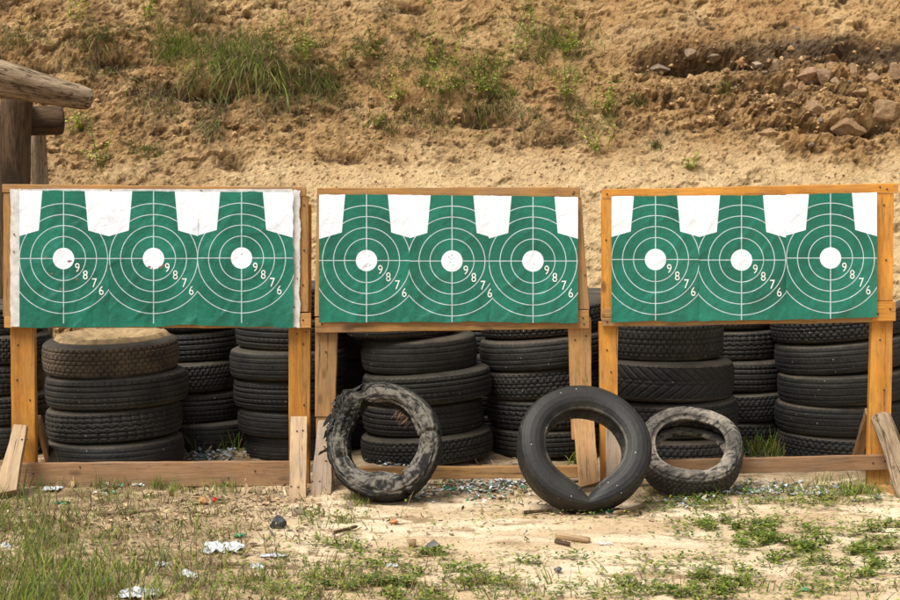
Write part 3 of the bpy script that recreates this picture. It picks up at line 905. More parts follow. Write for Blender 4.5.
# ------------------------------------------------------------------ planks
def plank(name, quad, Y, th, mat, parent, nails=(), wear=1.0, label=None):
    """quad: four photo-measured corners TL,TR,BR,BL of the front face; Y: depth of the face (or one per corner)"""
    Ys = [Y] * 4 if isinstance(Y, (int, float)) else Y
    c = [at(q[0], q[1], y) for q, y in zip(quad, Ys)]
    e1 = (c[1] + c[2] - c[0] - c[3]) * .5; e2 = (c[3] + c[2] - c[0] - c[1]) * .5
    lng = e1 if e1.length > e2.length else e2
    X = lng.normalized()
    nrm = e1.cross(e2).normalized()
    if nrm.y > 0:
        nrm = -nrm
    Z = X.cross(-nrm).normalized(); Yv = Z.cross(X)
    if Yv.y < 0:
        Z, Yv = -Z, -Yv
    ctr = sum(c, Vector()) / 4
    M = Matrix((X, Yv, Z)).transposed().to_4x4(); M.translation = ctr
    Mi = M.inverted()
    bm = bmesh.new()
    f = [bm.verts.new(Mi @ p) for p in c]; b = [bm.verts.new(Mi @ (p - nrm * th)) for p in c]
    bm.faces.new(f); bm.faces.new(b[::-1])
    for i in range(4):
        bm.faces.new((f[i], b[i], b[(i + 1) % 4], f[(i + 1) % 4]))
    bmesh.ops.recalc_face_normals(bm, faces=bm.faces)
    L = lng.length
    n = max(2, int(L / 0.05))
    ed = [e for e in bm.edges if abs((e.verts[0].co - e.verts[1].co).normalized().x) > .8]
    bmesh.ops.subdivide_edges(bm, edges=ed, cuts=n, use_grid_fill=True)
    ed = [e for e in bm.edges if e.is_manifold and e.calc_face_angle(0) > .7]
    bmesh.ops.bevel(bm, geom=ed, offset=0.0028, segments=2, affect='EDGES', profile=.5)
    sd = random.uniform(0, 50)
    co = np.array([v.co[:] for v in bm.verts])
    dz = 0.0022 * wear * fbm(co[:, 0] * 9 + sd, co[:, 2] * 20, co[:, 1] * 20, 3) * 2
    dy = 0.0018 * wear * fbm(co[:, 0] * 7 + sd + 9, co[:, 2] * 12, co[:, 1] * 20, 3) * 2
    for v, a, b_ in zip(bm.verts, dy, dz):
        v.co.y += a; v.co.z += b_
    for fc in bm.faces:
        fc.smooth = False
    me = bpy.data.meshes.new(name); bm.to_mesh(me); bm.free()
    o = put(name, me, mat, parent, M)
    for (qx, qy) in nails:
        p = Mi @ at(qx, qy, sum(Ys) / 4)
        nb = bmesh.new()
        bmesh.ops.create_cone(nb, cap_ends=True, segments=10, radius1=.0044, radius2=.0036, depth=.005, matrix=Matrix.Rotation(PI / 2, 4, 'X'))
        nm = bpy.data.meshes.new('nail'); nb.to_mesh(nm); nb.free()
        no = put('nail', nm, M_NAIL)
        no.parent = o; no.matrix_basis = Matrix.Translation((p.x, -0.0022, p.z))
    if label:
        o['label'] = label
    return o


def Q(x0, y0, x1, y1):
    return [(x0, y0), (x1, y0), (x1, y1), (x0, y1)]


YR = 0.215  # front of the rails
# --- left stand
s1 = thing('target_stand', (at(155, 300, .25).x, .25, 0), 'left wooden stand holding three targets with torn white margins', 'target stand', 'wooden target stands')
plank('rail', [(2, 184), (306, 187), (306, 195.5), (2, 192.5)], YR, .022, W_RAIL, s1, [(300, 190)])
plank('upright', Q(3, 192.8, 14, 317), YR + .005, .028, W_RAIL, s1)
plank('upright', Q(296, 195.8, 308.5, 312), YR + .005, .028, W_RAIL, s1, [(304, 205), (304, 250), (303, 285)])
plank('rail', [(4, 317), (311, 313), (311, 328), (4, 328)], YR, .024, W_RAIL, s1, [(303, 320)])
plank('post', [(9, 200), (33, 200), (36, 500), (12, 500)], YR + .036, .045, W_ORANGE, s1, [(18, 345), (30, 400), (17, 380)])
plank('post', [(288, 205), (311, 205), (309.5, 500), (289, 500)], YR + .036, .045, W_ORANGE, s1, [(297, 334), (303, 344), (304, 405), (306, 332)])
plank('bottom_board', [(20, 463.5), (292, 461.5), (292, 486), (18, 488)], YR + .004, .03, W_BROWN, s1, [(33, 474), (80, 467), (255, 471), (228, 478)])
plank('brace', [(13, 424), (27, 425), (16, 490), (-6, 494)], [YR - .025, YR - .025, -.05, -.05], .03, W_PALE, s1, [(17, 430), (22, 430), (4, 490)], 1.8)
plank('brace', [(291, 416), (307, 416), (306, 503), (289, 503)], [YR - .002, YR - .002, -.05, -.05], .026, W_PALE, s1, [(295, 421), (301, 420), (293, 496), (300, 497)], 1.5)
plank('brace', [(36, 424), (40, 424), (53, 472), (47, 472)], [.33, .33, .75, .75], .05, W_BROWN, s1)
plank('foot', [(-12, 493), (28, 489), (24, 497), (-12, 506)], [-.09, .12, .10, -.10], .05, W_PALE, s1, (), 1.8)
plank('foot', [(287, 500.5), (308.5, 500.5), (308.5, 513), (287, 513)], -.07, .42, W_PALE, s1, (), 1.5)
# --- middle stand
s2 = thing('target_stand', (at(450, 300, .25).x, .25, 0), 'middle wooden stand with a wide lower rail and knotty left post', 'target stand', 'wooden target stands')
plank('rail', [(317, 188), (580, 187), (580, 197), (317, 197)], YR, .022, W_RAIL, s2, [(574, 192), (573, 194)])
plank('upright', [(317, 197.3), (329, 197.3), (327, 316.5), (314.5, 316.5)], YR + .005, .03, W_RAIL, s2)
plank('upright', [(570, 197.3), (581, 197.3), (589.5, 309.5), (574, 309.5)], YR + .005, .03, W_AMBER, s2, [(585, 275)])
plank('rail', [(315, 318), (589, 310), (589.5, 328.5), (315, 333)], YR, .026, W_RAIL, s2, [(322, 324), (583, 318), (584, 324)])
plank('post', [(315, 320), (337.5, 320), (335, 417), (315, 417)], YR + .036, .045, W_AMBER, s2, [(326, 352)])
plank('brace', [(318, 420), (333, 420), (331, 497), (310, 497)], [YR + .03, YR + .03, .02, .02], .028, W_GREY, s2, [(314, 489), (321, 489), (326, 462)], 1.6)
plank('foot', [(309, 497.5), (333, 497.5), (333, 503), (309, 503)], .0, .42, W_GREY, s2)
plank('post', [(316, 417), (334, 417), (333, 496), (316, 496)], YR + .042, .04, W_AMBER, s2)
plank('post', [(568, 318), (591, 318), (592, 440), (572, 440)], YR + .036, .045, W_AMBER, s2, [(575, 340), (586, 336)])
plank('brace', [(573, 418), (594, 418), (599, 482), (579, 488)], [YR + .03, YR + .03, .09, .09], .03, W_AMBER, s2, (), 1.5)
plank('bottom_board', [(336, 468), (582, 466.5), (582, 478), (336, 480)], YR + .008, .04, W_RAIL, s2, (), 1.5)
plank('foot', [(572, 489), (602, 487), (602, 494), (572, 496)], .10, .4, W_GREY, s2)
# --- right stand
s3 = thing('target_stand', (at(745, 300, .25).x, .25, 0), 'right wooden stand, bright orange, with a bark covered branch as brace', 'target stand', 'wooden target stands')
plank('rail', [(602, 189.5), (898.5, 183), (898.5, 193), (602, 198.5)], YR, .022, W_ORANGE, s3, [(607, 194), (880, 187), (887, 189)])
plank('upright', Q(601.5, 198.8, 613, 320), YR + .005, .03, W_ORANGE, s3, [(606, 240)])
plank('upright', [(874, 193.3), (894, 193.3), (893, 301), (874, 301)], YR + .005, .034, W_ORANGE, s3, [(884, 205), (886, 260)])
plank('rail', [(602, 318), (873, 316), (873, 322.5), (602, 326.5)], YR, .026, W_RAIL, s3, [(607, 322)])
plank('block', [(872, 301.5), (896, 301.5), (896, 321), (872, 321)], YR - .004, .04, W_ORANGE, s3, [(890, 309), (878, 314)])
plank('block', [(602, 308), (613, 308), (613, 317.6), (602, 317.6)], YR - .002, .03, W_RAIL, s3)
plank('post', [(599, 322), (618, 322), (617, 498), (601, 498)], YR + .036, .045, W_ORANGE, s3, [(607, 350), (611, 372)])
plank('post', [(872, 315), (893, 315), (890, 500), (867, 500)], YR + .036, .045, W_ORANGE, s3, [(880, 340), (884, 390)])
plank('bottom_board', [(606, 462), (890, 455), (890, 470), (606, 477)], YR + .004, .03, W_BROWN, s3, [(885, 461), (873, 463)])
plank('brace', [(606, 425), (621, 425), (623, 488), (606, 492)], [YR + .03, YR + .03, .10, .10], .028, W_GREY, s3, (), 1.5)
plank('brace', [(866, 415), (872, 415), (862, 466), (852, 466)], [.33, .33, .7, .7], .04, W_BROWN, s3)
limb('branch_brace', at(880, 415, YR - .025), at(909, 500, -.02),   .047, .052, L_LIGHT, s3, 4.4, n=24, k=50, rough=.09, round_end=.5)
plank('foot', [(878, 485), (908, 497), (908, 508), (878, 494.5)], [.16, -.05, -.05, .16], .06, W_ORANGE, s3)

# ------------------------------------------------------------------ target sheets
_dig = {}


def digit(ch):
    if ch not in _dig:
        cu = bpy.data.curves.new('text', 'FONT'); cu.body = ch; cu.size = 1; cu.resolution_u = 4
        o = bpy.data.objects.new('text', cu); COL.objects.link(o)
        dg = bpy.context.evaluated_depsgraph_get(); dg.update()
        me = o.evaluated_get(dg).to_mesh()
        V = np.array([v.co[:2] for v in me.vertices]); F = [list(p.vertices) for p in me.polygons]
        o.evaluated_get(dg).to_mesh_clear()
        bpy.data.objects.remove(o); bpy.data.curves.remove(cu)
        V = V - (V.max(0) + V.min(0)) / 2
        V = V / (V[:, 1].max() - V[:, 1].min())
        _dig[ch] = (V, F)
    return _dig[ch]


U = 11.0


def sheet(cx, cy, x0, x1, ytop, ybot, layer, label, holes=(), seed=0, digits=True, rag=0.0):
    """ytop, ybot: (left, right). Sheet hangs 1 cm in front of the rails."""
    nx, ny = 70, 100
    uu, vv = np.meshgrid(np.linspace(0, 1, nx), np.linspace(0, 1, ny))

    def surf(px, py, off=0.0):
        a = np.clip((px - x0) / (x1 - x0), -.1, 1.1); b = np.clip((py - ytop[0]) / (ybot[0] - ytop[0]), -.1, 1.1)
        wv = 0.007 * fbm(px / 38 + seed, py / 55, seed, 2) + 0.011 * b ** 2 * fbm(px / 17 + seed * 2, py / 45 + px / 60, seed + 4, 3)
        cr = 0.0045 * np.maximum(0, fbm(px / 40 + py / 46, px / 130 - py / 90 + seed * 3, seed + 8, 3, ridge=True) - .55) * 2.0
        Yd = YR - 0.012 - 0.0028 * layer + (wv - cr) * np.clip(b * 5, .1, 1) - off
        u = (px - 450) / FPX; v = (300 - py) / FPX
        t = (Yd + 7.0) / (CP + v * SP)
        return np.stack([u * t, Yd, 1.4 + t * (-SP + v * CP)], -1)

    yt = ytop[0] + (ytop[1] - ytop[0]) * uu; yb = ybot[0] + (ybot[1] - ybot[0]) * uu
    yb = yb + 0.9 * fbm(uu * 4 + seed, 0 * uu + .3, seed, 3) * 2
    yt = yt + 0.5 * fbm(uu * 9 + seed, 0 * uu + .7, seed, 3) * 2
    px = x0 + (x1 - x0) * uu + (rag * fbm(vv * 14, vv * 0 + seed, 1.3, 3) * 2 if rag else 0) * (uu > .99)
    py = yt + (yb - yt) * vv
    V = surf(px, py).reshape(-1, 3)
    UV = np.stack([(px - cx) / U, (cy - py) / U], -1).reshape(-1, 2)
    F = [list(f) for f in grid_faces(nx, ny)[:, ::-1]]
    mi = [0] * len(F)
    Vs, UVs = [V], [UV]; off = len(V)
    if digits:
        for ch, dx, dy in (('9', 13.8, 9.0), ('8', 21.8, 16.4), ('7', 31.0, 24.3), ('6', 37.8, 32.0)):
            D, DF = digit(ch)
            qx = cx + dx + D[:, 0] * 7.6; qy = cy + dy - D[:, 1] * 9.0
            if qx.max() > x1 - 0.5:
                qx = np.minimum(qx, x1 - .3)
            Vs.append(surf(qx, qy, .0016)); UVs.append(np.zeros((len(D), 2)))
            F += [[i + off for i in f] for f in DF]; mi += [1] * len(DF); off += len(D)
    for (hx, hy, r) in holes:
        n = 11
        a = np.linspace(0, 2 * PI, n, endpoint=False)
        rr = r * .68 * (1 + .35 * rng.normal(0, 1, n).clip(-1, 1))
        qx = hx + rr * np.cos(a) * 1.25; qy = hy + rr * np.sin(a)
        Vs.append(surf(qx, qy, .0012)); UVs.append(np.zeros((n, 2)))
        F.append([i + off for i in range(n)][::-1]); mi.append(2); off += n
    V = np.concatenate(Vs); UV = np.concatenate(UVs)
    c = V.mean(0)
    me = mesh_np('paper_target', V - c, F, uv=UV, mi=mi)
    return put('paper_target', me, [M_TARGET, M_DIGIT, M_HOLE], None, Matrix.Translation(Vector(c)), label=label, category='target', group='green printed shooting targets')


sheet(63.5, 258.5, 19.5, 109, (190.5, 191), (327.5, 327.5), 1, 'green target with rust-edged bullet holes, leftmost on the left stand',
      [(69.5, 261, 2.2), (46, 257, 1.3), (51.5, 273.5, 1.6), (61, 289, 1.2), (77, 279.5, 1.5), (78, 271, 1.0)], 1.0)
sheet(153.5, 258.5, 108.5, 198, (191, 191.5), (327.5, 325), 2, 'green target holed beside its white bullseye, middle of the left stand',
      [(149, 267, 1.7), (160.5, 267.5, 1.9), (164, 265.5, 1.5), (152, 268, .9)], 2.3)
sheet(241.5, 258, 197.5, 293, (191.5, 192), (325.5, 327.5), 3, 'green target with ragged right edge, rightmost on the left stand', [(242, 254, .7), (247, 323, .9)], 3.7, rag=1.0)
sheet(366.5, 260.5, 319, 410.5, (194.5, 194.5), (322.5, 322), 1, 'green target with a faint smudged bullseye, leftmost on the middle stand', [(369, 256, .7), (366, 266, .7), (370, 265, .5)], 4.1)
sheet(452, 261, 409.5, 493, (195, 195.5), (322, 322), 2, 'green target peppered in its bullseye, its 6 cut off by the next sheet, middle stand',
      [(449, 257, .7), (452, 255, .7), (454, 258, .7), (450, 262, .7), (453, 265, .7), (451, 259, .5)], 5.9)
sheet(533, 261, 489, 578, (195.5, 197), (322, 323), 3, 'green target overlapping its left neighbour, rightmost on the middle stand', [(534, 264, .6), (533, 268, .6)], 6.3)
sheet(655.5, 259.5, 611.5, 699.5, (196, 195.5), (322, 321), 1, 'green target with pale crumple marks, leftmost on the right stand', [], 7.7)
sheet(741.5, 260, 699, 787, (195.5, 195), (321, 320), 2, 'clean green target without holes, middle of the right stand', [], 8.8)
sheet(830.5, 258, 786, 877, (194.5, 192.5), (320, 317), 3, 'clean green target tilted slightly up, rightmost on the right stand', [], 9.2)


def strip(name, x0, x1, y0, y1, Y, label, seed, rag=1.2):
    nx, ny = 14, 90
    uu, vv = np.meshgrid(np.linspace(0, 1, nx), np.linspace(0, 1, ny))
    px = x0 + (x1 - x0) * uu + rag * fbm(vv * 9 + seed, uu * 0 + .2, seed, 4) * (np.abs(uu - .5) > .49) * 2
    py = y0 + (y1 - y0) * vv + rag * fbm(uu * 3 + seed, uu * 0, seed, 3) * (np.abs(vv - .5) > .49) * 2
    Yd = Y + 0.002 * fbm(px / 6, py / 12, seed, 3)
    u = (px - 450) / FPX; v = (300 - py) / FPX; t = (Yd + 7) / (CP + v * SP)
    V = np.stack([u * t, Yd, 1.4 + t * (-SP + v * CP)], -1).reshape(-1, 3)
    c = V.mean(0)
    F = [list(f) for f in grid_faces(nx, ny)[:, ::-1]]; mi = [0] * len(F); Vs = [V]; off = len(V)
    for k in range(3):
        hx, hy = x0 + (x1 - x0) * random.uniform(.2, .8), y0 + (y1 - y0) * random.uniform(.1, .95)
        n = 9; a = np.linspace(0, 2 * PI, n, endpoint=False); rr = rng.uniform(.5, 1.5, n)
        px = hx + rr * np.cos(a); py = hy + rr * np.sin(a)
        u = (px - 450) / FPX; v = (300 - py) / FPX; t = (Y - .0035 + 7) / (CP + v * SP)
        Vs.append(np.stack([u * t, u * 0 + Y - .0035, 1.4 + t * (-SP + v * CP)], -1))
        F.append([i + off for i in range(n)][::-1]); mi.append(1); off += n
    return put(name, mesh_np(name, np.concatenate(Vs) - c, F, mi=mi), [M_TAPE, M_HOLE], None, Matrix.Translation(Vector(c)), label=label, category='margin strip')


strip('margin_strip', 10.5, 22, 189, 326.5, YR - .0075, 'dirty white strip along the left edge of the left stand', 3)
strip('margin_strip', 290.5, 300, 190, 327.5, YR - .0065, 'torn white strip along the right edge of the left stand', 8)
strip('margin_strip', 22, 292, 189, 194, YR - .0062, 'ragged white strip along the top of the left stand', 12, 1.6)

# ------------------------------------------------------------------ tyres
def catmull(P, n):
    P = np.asarray(P, float)
    out = []
    for i in range(len(P) - 1):
        p0 = P[max(i - 1, 0)]; p1 = P[i]; p2 = P[i + 1]; p3 = P[min(i + 2, len(P) - 1)]
        for t in np.linspace(0, 1, n, endpoint=False):
            out.append(.5 * (2 * p1 + (p2 - p0) * t + (2 * p0 - 5 * p1 + 4 * p2 - p3) * t * t + (3 * p1 - p0 - 3 * p2 + p3) * t ** 3))
    out.append(P[-1])
    return np.array(out)


def groove(design, u, v):
    """1 = raised rubber, 0 = bottom of a groove"""
    fr = lambda a: a - np.floor(a)
    g = np.ones_like(u)
    av = np.abs(v)
    if design == 'rib':
        for c in (.22, .60):
            g = np.minimum(g, sst(.035, .06, np.abs(av - c)))
        g = np.minimum(g, 1 - .45 * (fr(u * 66 + v * .35) < .2) * (av > .2))
    elif design == 'block':
        for c in (0.0, .38, .74):
            g = np.minimum(g, sst(.03, .06, np.abs(v - c - .05 * np.sin(u * 2 * PI * 46)) if c == 0 else np.abs(av - c - .03 * np.sin(u * 2 * PI * 46))))
        g = np.minimum(g, np.where(av > .38, sst(.12, .2, fr(u * 46 + .25 * np.sign(v))), 1 - .6 * (fr(u * 46 + v * .6) < .2)))
    elif design == 'chevron':
        g = np.minimum(g, sst(.10, .2, np.abs(fr(u * 38 + av * 1.9) - .5)))
        g = np.minimum(g, sst(.02, .05, np.abs(av - .12)))
        g = np.minimum(g, 1 - .5 * (np.abs(fr(u * 38 + av * 1.9 + .5) - .5) < .07))
    elif design == 'winter':
        g = np.minimum(g, sst(.12, .22, fr(u * 62 + .5 * np.floor((v + 1) * 3.5))))
        g = np.minimum(g, sst(.05, .1, np.abs(fr((v + 1) * 3.5) - .0)) * sst(.05, .1, np.abs(fr((v + 1) * 3.5) - 1)))
    elif design == 'truck':
        for c in (.0, .45):
            g = np.minimum(g, sst(.04, .08, np.abs(av - c - .05 * np.abs(2 * fr(u * 44) - 1))))
        g = np.minimum(g, np.where(av > .7, sst(.15, .25, fr(u * 44)), 1))
    elif design == 'worn':
        for c in (.28, .66):
            g = np.minimum(g, .55 + .45 * sst(.02, .05, np.abs(av - c)))
        g = np.minimum(g, 1 - .2 * (fr(u * 80 + v) < .12))
    return g


def tyre_meshes(R, Ri, wd, design, seed=0, deform=None, depth=.011, nu=396, nvt=34, mats=(R_SIDE, R_TREAD), cutf=None, n=144):
    h = wd / 2; S = R - Ri
    side = [(Ri + .004, .50 * h), (Ri, .70 * h), (Ri + .012, .80 * h), (Ri + .25 * S, .95 * h), (Ri + .5 * S, 1.0 * h), (Ri + .75 * S, .95 * h), (R - .014, .83 * h), (R - .008, .76 * h)]
    top = catmull(side, 4)
    # fine moulded rings on the sidewall
    inner = catmull([(R - .016, .70 * h), (R - .022, .3 * h), (R - .022, -.3 * h), (R - .016, -.70 * h)], 3)
    lin = catmull([(R - .016, -.70 * h), (Ri + .5 * S, -.90 * h), (Ri + .012, -.66 * h), (Ri + .004, -.50 * h)], 3)
    bot = top[::-1].copy(); bot[:, 1] *= -1
    linup = lin[::-1].copy(); linup[:, 1] *= -1

    def rev(prof, n):
        th = np.linspace(0, 2 * PI, n, endpoint=False)
        T, r = np.meshgrid(th, prof[:, 0], indexing='ij'); _, z = np.meshgrid(th, prof[:, 1], indexing='ij')
        return T, r, z

    def close(T, r, z, n, k, wrap=False):
        if deform:
            r, z = deform(T, r, z)
        V = np.stack([r * np.cos(T), r * np.sin(T), z], -1).reshape(-1, 3)
        i = np.arange(n * k).reshape(n, k)
        j = np.roll(i, -1, 0)
        F = np.stack([i[:, :-1], j[:, :-1], j[:, 1:], i[:, 1:]], -1).reshape(-1, 4)
        return V, F

    # carcass = lower sidewall .. liner .. upper sidewall, from outer shoulder round the inside
    prof = np.concatenate([top[::-1], linup[1:], inner[1:], lin[1:], bot[1:]])
    T, r, z = rev(prof, n)
    ring = .0012 * np.sin((r - Ri) / S * 60) * (np.abs(z) > .72 * h)
    z = z + ring * np.sign(z)
    lump = .0035 * fbm(np.cos(T) * 2 + seed, np.sin(T) * 2, z * 12, 3)
    V, F = close(T, r + lump, z, n, len(prof))
    qv = np.clip((r - Ri) / S, 0, 1)
    scuff = np.exp(-(qv / .10) ** 2) * .8 + .5 * np.exp(-((qv - .93) / .06) ** 2)
    scuff = scuff * sst(-.35, .3, fbm(np.cos(T) * 3 + seed, np.sin(T) * 3, z * 9, 4))
    lug = cutf(T, qv, z) if cutf is not None else 0 * T
    carc = mesh_np('tyre', V, F, np.stack([scuff, lug, 0 * lug], -1).reshape(-1, 3))
    v = np.linspace(-1, 1, nvt)
    T, VV = np.meshgrid(np.linspace(0, 2 * PI, nu, endpoint=False), v, indexing='ij')
    g = groove(design, T / (2 * PI), VV)
    r = R - .010 * np.abs(VV) ** 3 - depth * (1 - g)
    lump = .0035 * fbm(np.cos(T) * 2 + seed, np.sin(T) * 2, VV * h * 12, 3) + .0012 * fbm(np.cos(T) * 20 + seed, np.sin(T) * 20, VV * 3, 2)
    V, F = close(T, r + lump, VV * .80 * h, nu, nvt)
    # turn the edges in so the tread sits on the shoulders
    trd = mesh_np('tread', V, F)
    carc.materials.append(mats[0]); trd.materials.append(mats[1])
    return carc, trd


KINDS = {}


def kind(key, *a, **k):
    KINDS[key] = tyre_meshes(*a, **k)


# unit-ish tyres, radius 0.33, width 0.165; scaled per use
kind('rib', .33, .195, .168, 'rib', 1)
kind('block', .33, .195, .168, 'block', 2)
kind('chevron', .33, .20, .168, 'chevron', 3, depth=.007)
kind('winter', .33, .195, .168, 'winter', 4)
kind('truck', .33, .20, .168, 'winter', 5, depth=.013, mats=(R_SIDE, R_DUSTY))
kind('worn', .33, .195, .168, 'worn', 6)


def tyre(k, loc, R=.33, wd=.165, tilt=(0, 0), spin=0.0, label='', group=None, name='tyre'):
    c, t = KINDS[k]
    o = bpy.data.objects.new(name, c); COL.objects.link(o)
    o.location = loc; o.rotation_euler = (tilt[0], tilt[1], spin)
    o.rotation_mode = 'XYZ'
    o.matrix_basis = Matrix.Translation(Vector(loc)) @ Matrix.Rotation(tilt[0], 4, 'X') @ Matrix.Rotation(tilt[1], 4, 'Y') @ Matrix.Rotation(spin, 4, 'Z') @ Matrix.Diagonal((R / .33, R / .33, wd / .168, 1))
    o['label'] = label; o['category'] = 'tyre'
    if group:
        o['group'] = group
    tr = bpy.data.objects.new('tread', t); COL.objects.link(tr); tr.parent = o
    return o


ORD = {4: ['bottom tyre', 'third tyre from the top', 'second tyre from the top', 'top tyre'],
       5: ['bottom tyre', 'fourth tyre from the top', 'third tyre from the top', 'second tyre from the top', 'top tyre'],
       6: ['bottom tyre', 'fifth tyre from the top', 'fourth tyre from the top', 'third tyre from the top', 'second tyre from the top', 'top tyre']}


def stack(px, Y, rows, where, tilt_up=0.0, z0=0.0):
    """rows, bottom first: (kind, radius px, width m, dx px, tilt toward right edge, tilt to camera)"""
    d = Y + 7.0
    z = z0
    n = len(rows)
    for i, (k, rp, wd, dx, tr, tc) in enumerate(rows):
        x = at(px + dx, 380, Y).x
        R = rp * d / FPX * random.uniform(.985, 1.02)
        tr = tr + random.uniform(-.012, .012); tc = tc + random.uniform(-.012, .012)
        tyre(k, (x, Y + random.uniform(-.015, .015), z + wd / 2), R, wd, (tc, -tr), random.uniform(0, 6.28),
             f'{ORD[n][i]} in {where}', 'old tyres stacked behind the stands')
        z += wd * .985
    return z


stack(-8, 1.30, [('worn', 55, .165, 0, 0, 0), ('rib', 56, .165, 2, .02, 0), ('rib', 54, .165, -2, -.01, 0), ('winter', 56, .16, 3, .02, 0), ('rib', 55, .16, 0, 0, 0)], 'the stack at the far left edge of the photo')
zA = stack(115, .80, [('worn', 69, .168, 0, .03, .0), ('block', 68, .165, -1, .04, .0), ('rib', 70, .168, 2, .05, .01), ('truck', 67, .172, -3, .03, .03)], 'the wide front stack behind the left stand')
stack(188, 1.45, [('worn', 52, .16, 12, .0, 0), ('rib', 54, .165, 3, .02, 0), ('winter', 54, .17, -1, .03, 0), ('rib', 55, .165, 1, .03, 0), ('winter', 53, .165, 0, .05, 0)], 'the dark back stack beside the wide left stack')
stack(290, 1.15, [('worn', 50, .13, 4, .01, 0), ('worn', 52, .14, 0, -.02, 0), ('rib', 56, .16, 0, .0, 0), ('worn', 59, .16, -1, .01, 0), ('rib', 57, .175, 2, -.01, 0), ('rib', 54, .165, 4, 0, 0)], 'the stack behind the left stand\'s right post')
stack(345, 1.60, [('rib', 54, .165, 0, 0, 0), ('winter', 54, .165, 0, 0, 0), ('rib', 53, .165, 2, 0, 0), ('worn', 54, .165, 0, 0, 0), ('rib', 54, .165, -2, 0, 0)], 'the back stack between left and middle stands')
stack(424, 1.08, [('winter', 66, .150, 3, .06, 0), ('rib', 62, .165, -1, .04, 0), ('rib', 64, .165, 3, .08, 0), ('worn', 59, .185, -5, .05, .02), ('rib', 57, .165, -22, .04, .0)], 'the leaning front stack behind the middle stand')
stack(482, 1.78, [('rib', 52, .17, 0, 0, 0), ('rib', 52, .17, 1, 0, 0), ('worn', 52, .17, -1, 0, 0), ('rib', 53, .17, 0, 0, 0), ('rib', 52, .165, 1, 0, 0)], 'the deep back stack behind the middle stand')
stack(545, 1.30, [('rib', 58, .150, 2, .02, 0), ('block', 60, .165, 2, .03, 0), ('winter', 62, .165, 0, .08, 0), ('worn', 67, .17, 0, .10, 0), ('winter', 64, .165, -2, .08, 0)], 'the right-hand stack behind the middle stand')
stack(598, 1.82, [('rib', 52, .17, 0, 0, 0), ('rib', 52, .17, 1, 0, 0), ('worn', 52, .17, -1, 0, 0), ('rib', 53, .17, 0, 0, 0), ('rib', 52, .165, 1, 0, 0)], 'the back stack between middle and right stands')
stack(664, .86, [('winter', 66, .175, 6, .0, 0), ('winter', 66, .185, 8, .03, 0), ('chevron', 66, .205, 3, -.02, 0), ('winter', 61, .205, -2, .0, 0)], 'the front stack behind the right stand')
stack(732, 1.50, [('winter', 54, .16, 2, 0, 0), ('winter', 54, .165, 6, .02, 0), ('rib', 54, .175, 4, 0, 0), ('block', 52, .165, -2, .02, 0), ('winter', 52, .16, -5, 0, 0)], 'the narrow dark stack behind the right stand')
stack(842, 1.12, [('winter', 66, .15, 3, -.02, .02), ('worn', 66, .165, 0, .02, 0), ('worn', 66, .165, 1, .07, 0), ('worn', 67, .165, -1, .11, 0), ('winter', 66, .16, -6, .10, .0)], 'the tilted stack behind the right stand')
stack(948, 1.30, [('rib', 58, .16, 0, 0, 0), ('worn', 58, .165, -4, 0, 0), ('rib', 58, .165, 0, 0, 0), ('rib', 58, .165, 4, 0, 0), ('worn', 57, .165, 0, 0, 0)], 'the stack cut off by the photo\'s right edge')

# sand lying in the top tyre of the wide left stack
a = np.linspace(0, 2 * PI, 60, endpoint=False); rr = np.linspace(.0, .30, 22)
RR, AA = np.meshgrid(rr, a, indexing='ij')
sx_, sy_ = RR * np.cos(AA) * (1 + .03 * np.sin(3 * AA)), RR * np.sin(AA)
sz_ = .012 * fbm(sx_ * 14, sy_ * 14, 4, 4, .6) - .030 + .055 * sst(.12, .27, RR) - .03 * sst(.27, .30, RR)
i = np.arange(22 * 60).reshape(22, 60)
F = np.stack([i[:-1], i[1:], np.roll(i[1:], -1, 1), np.roll(i[:-1], -1, 1)], -1).reshape(-1, 4)
pA = at(112, 380, .80)
put('soil', mesh_np('soil', np.stack([sx_, sy_, sz_], -1).reshape(-1, 3), F), M_SOIL, None,
    Matrix.Translation((pA.x, .80, zA - .004)) @ Matrix.Rotation(-.03, 4, 'Y') @ Matrix.Rotation(.03, 4, 'X'), label='sandy soil filling the top tyre of the wide left stack', category='soil')


def lean_tyre(meshes, px, py, Y, tilt, turn, spin, label, sx=1.0, sz=1.0, sink=.006, cat='tyre'):
    """tyre standing on the ground and leaning back; axis first points at the camera"""
    c, t = meshes
    p = at(px, py, Y)
    rot = Matrix.Rotation(turn, 4, 'Z') @ Matrix.Rotation(PI / 2 - tilt, 4, 'X') @ Matrix.Rotation(spin, 4, 'Z') @ Matrix.Diagonal((sx, sx, sz, 1))
    co = np.array([v.co[:] for v in (t or c).vertices]); R3 = np.array(rot.to_3x3())
    low = (co @ R3.T)[:, 2].min()
    k = (co @ R3.T); yb = Y + k[np.argmin(k[:, 2]), 1]
    g = float(gz(p.x, yb))
    zz = g - low - sink
    M = Matrix.Translation((p.x, Y, zz)) @ rot
    o = bpy.data.objects.new('leaning_tyre', c); COL.objects.link(o); o.matrix_basis = M
    o['label'] = label; o['category'] = cat
    if t:
        tr = bpy.data.objects.new('tread', t); COL.objects.link(tr); tr.parent = o
    cpx, cpy = proj(np.array([p.x, Y, zz]))
    print('LEAN', label[:25], 'center px', round(float(cpx)), round(float(cpy)))
    return o


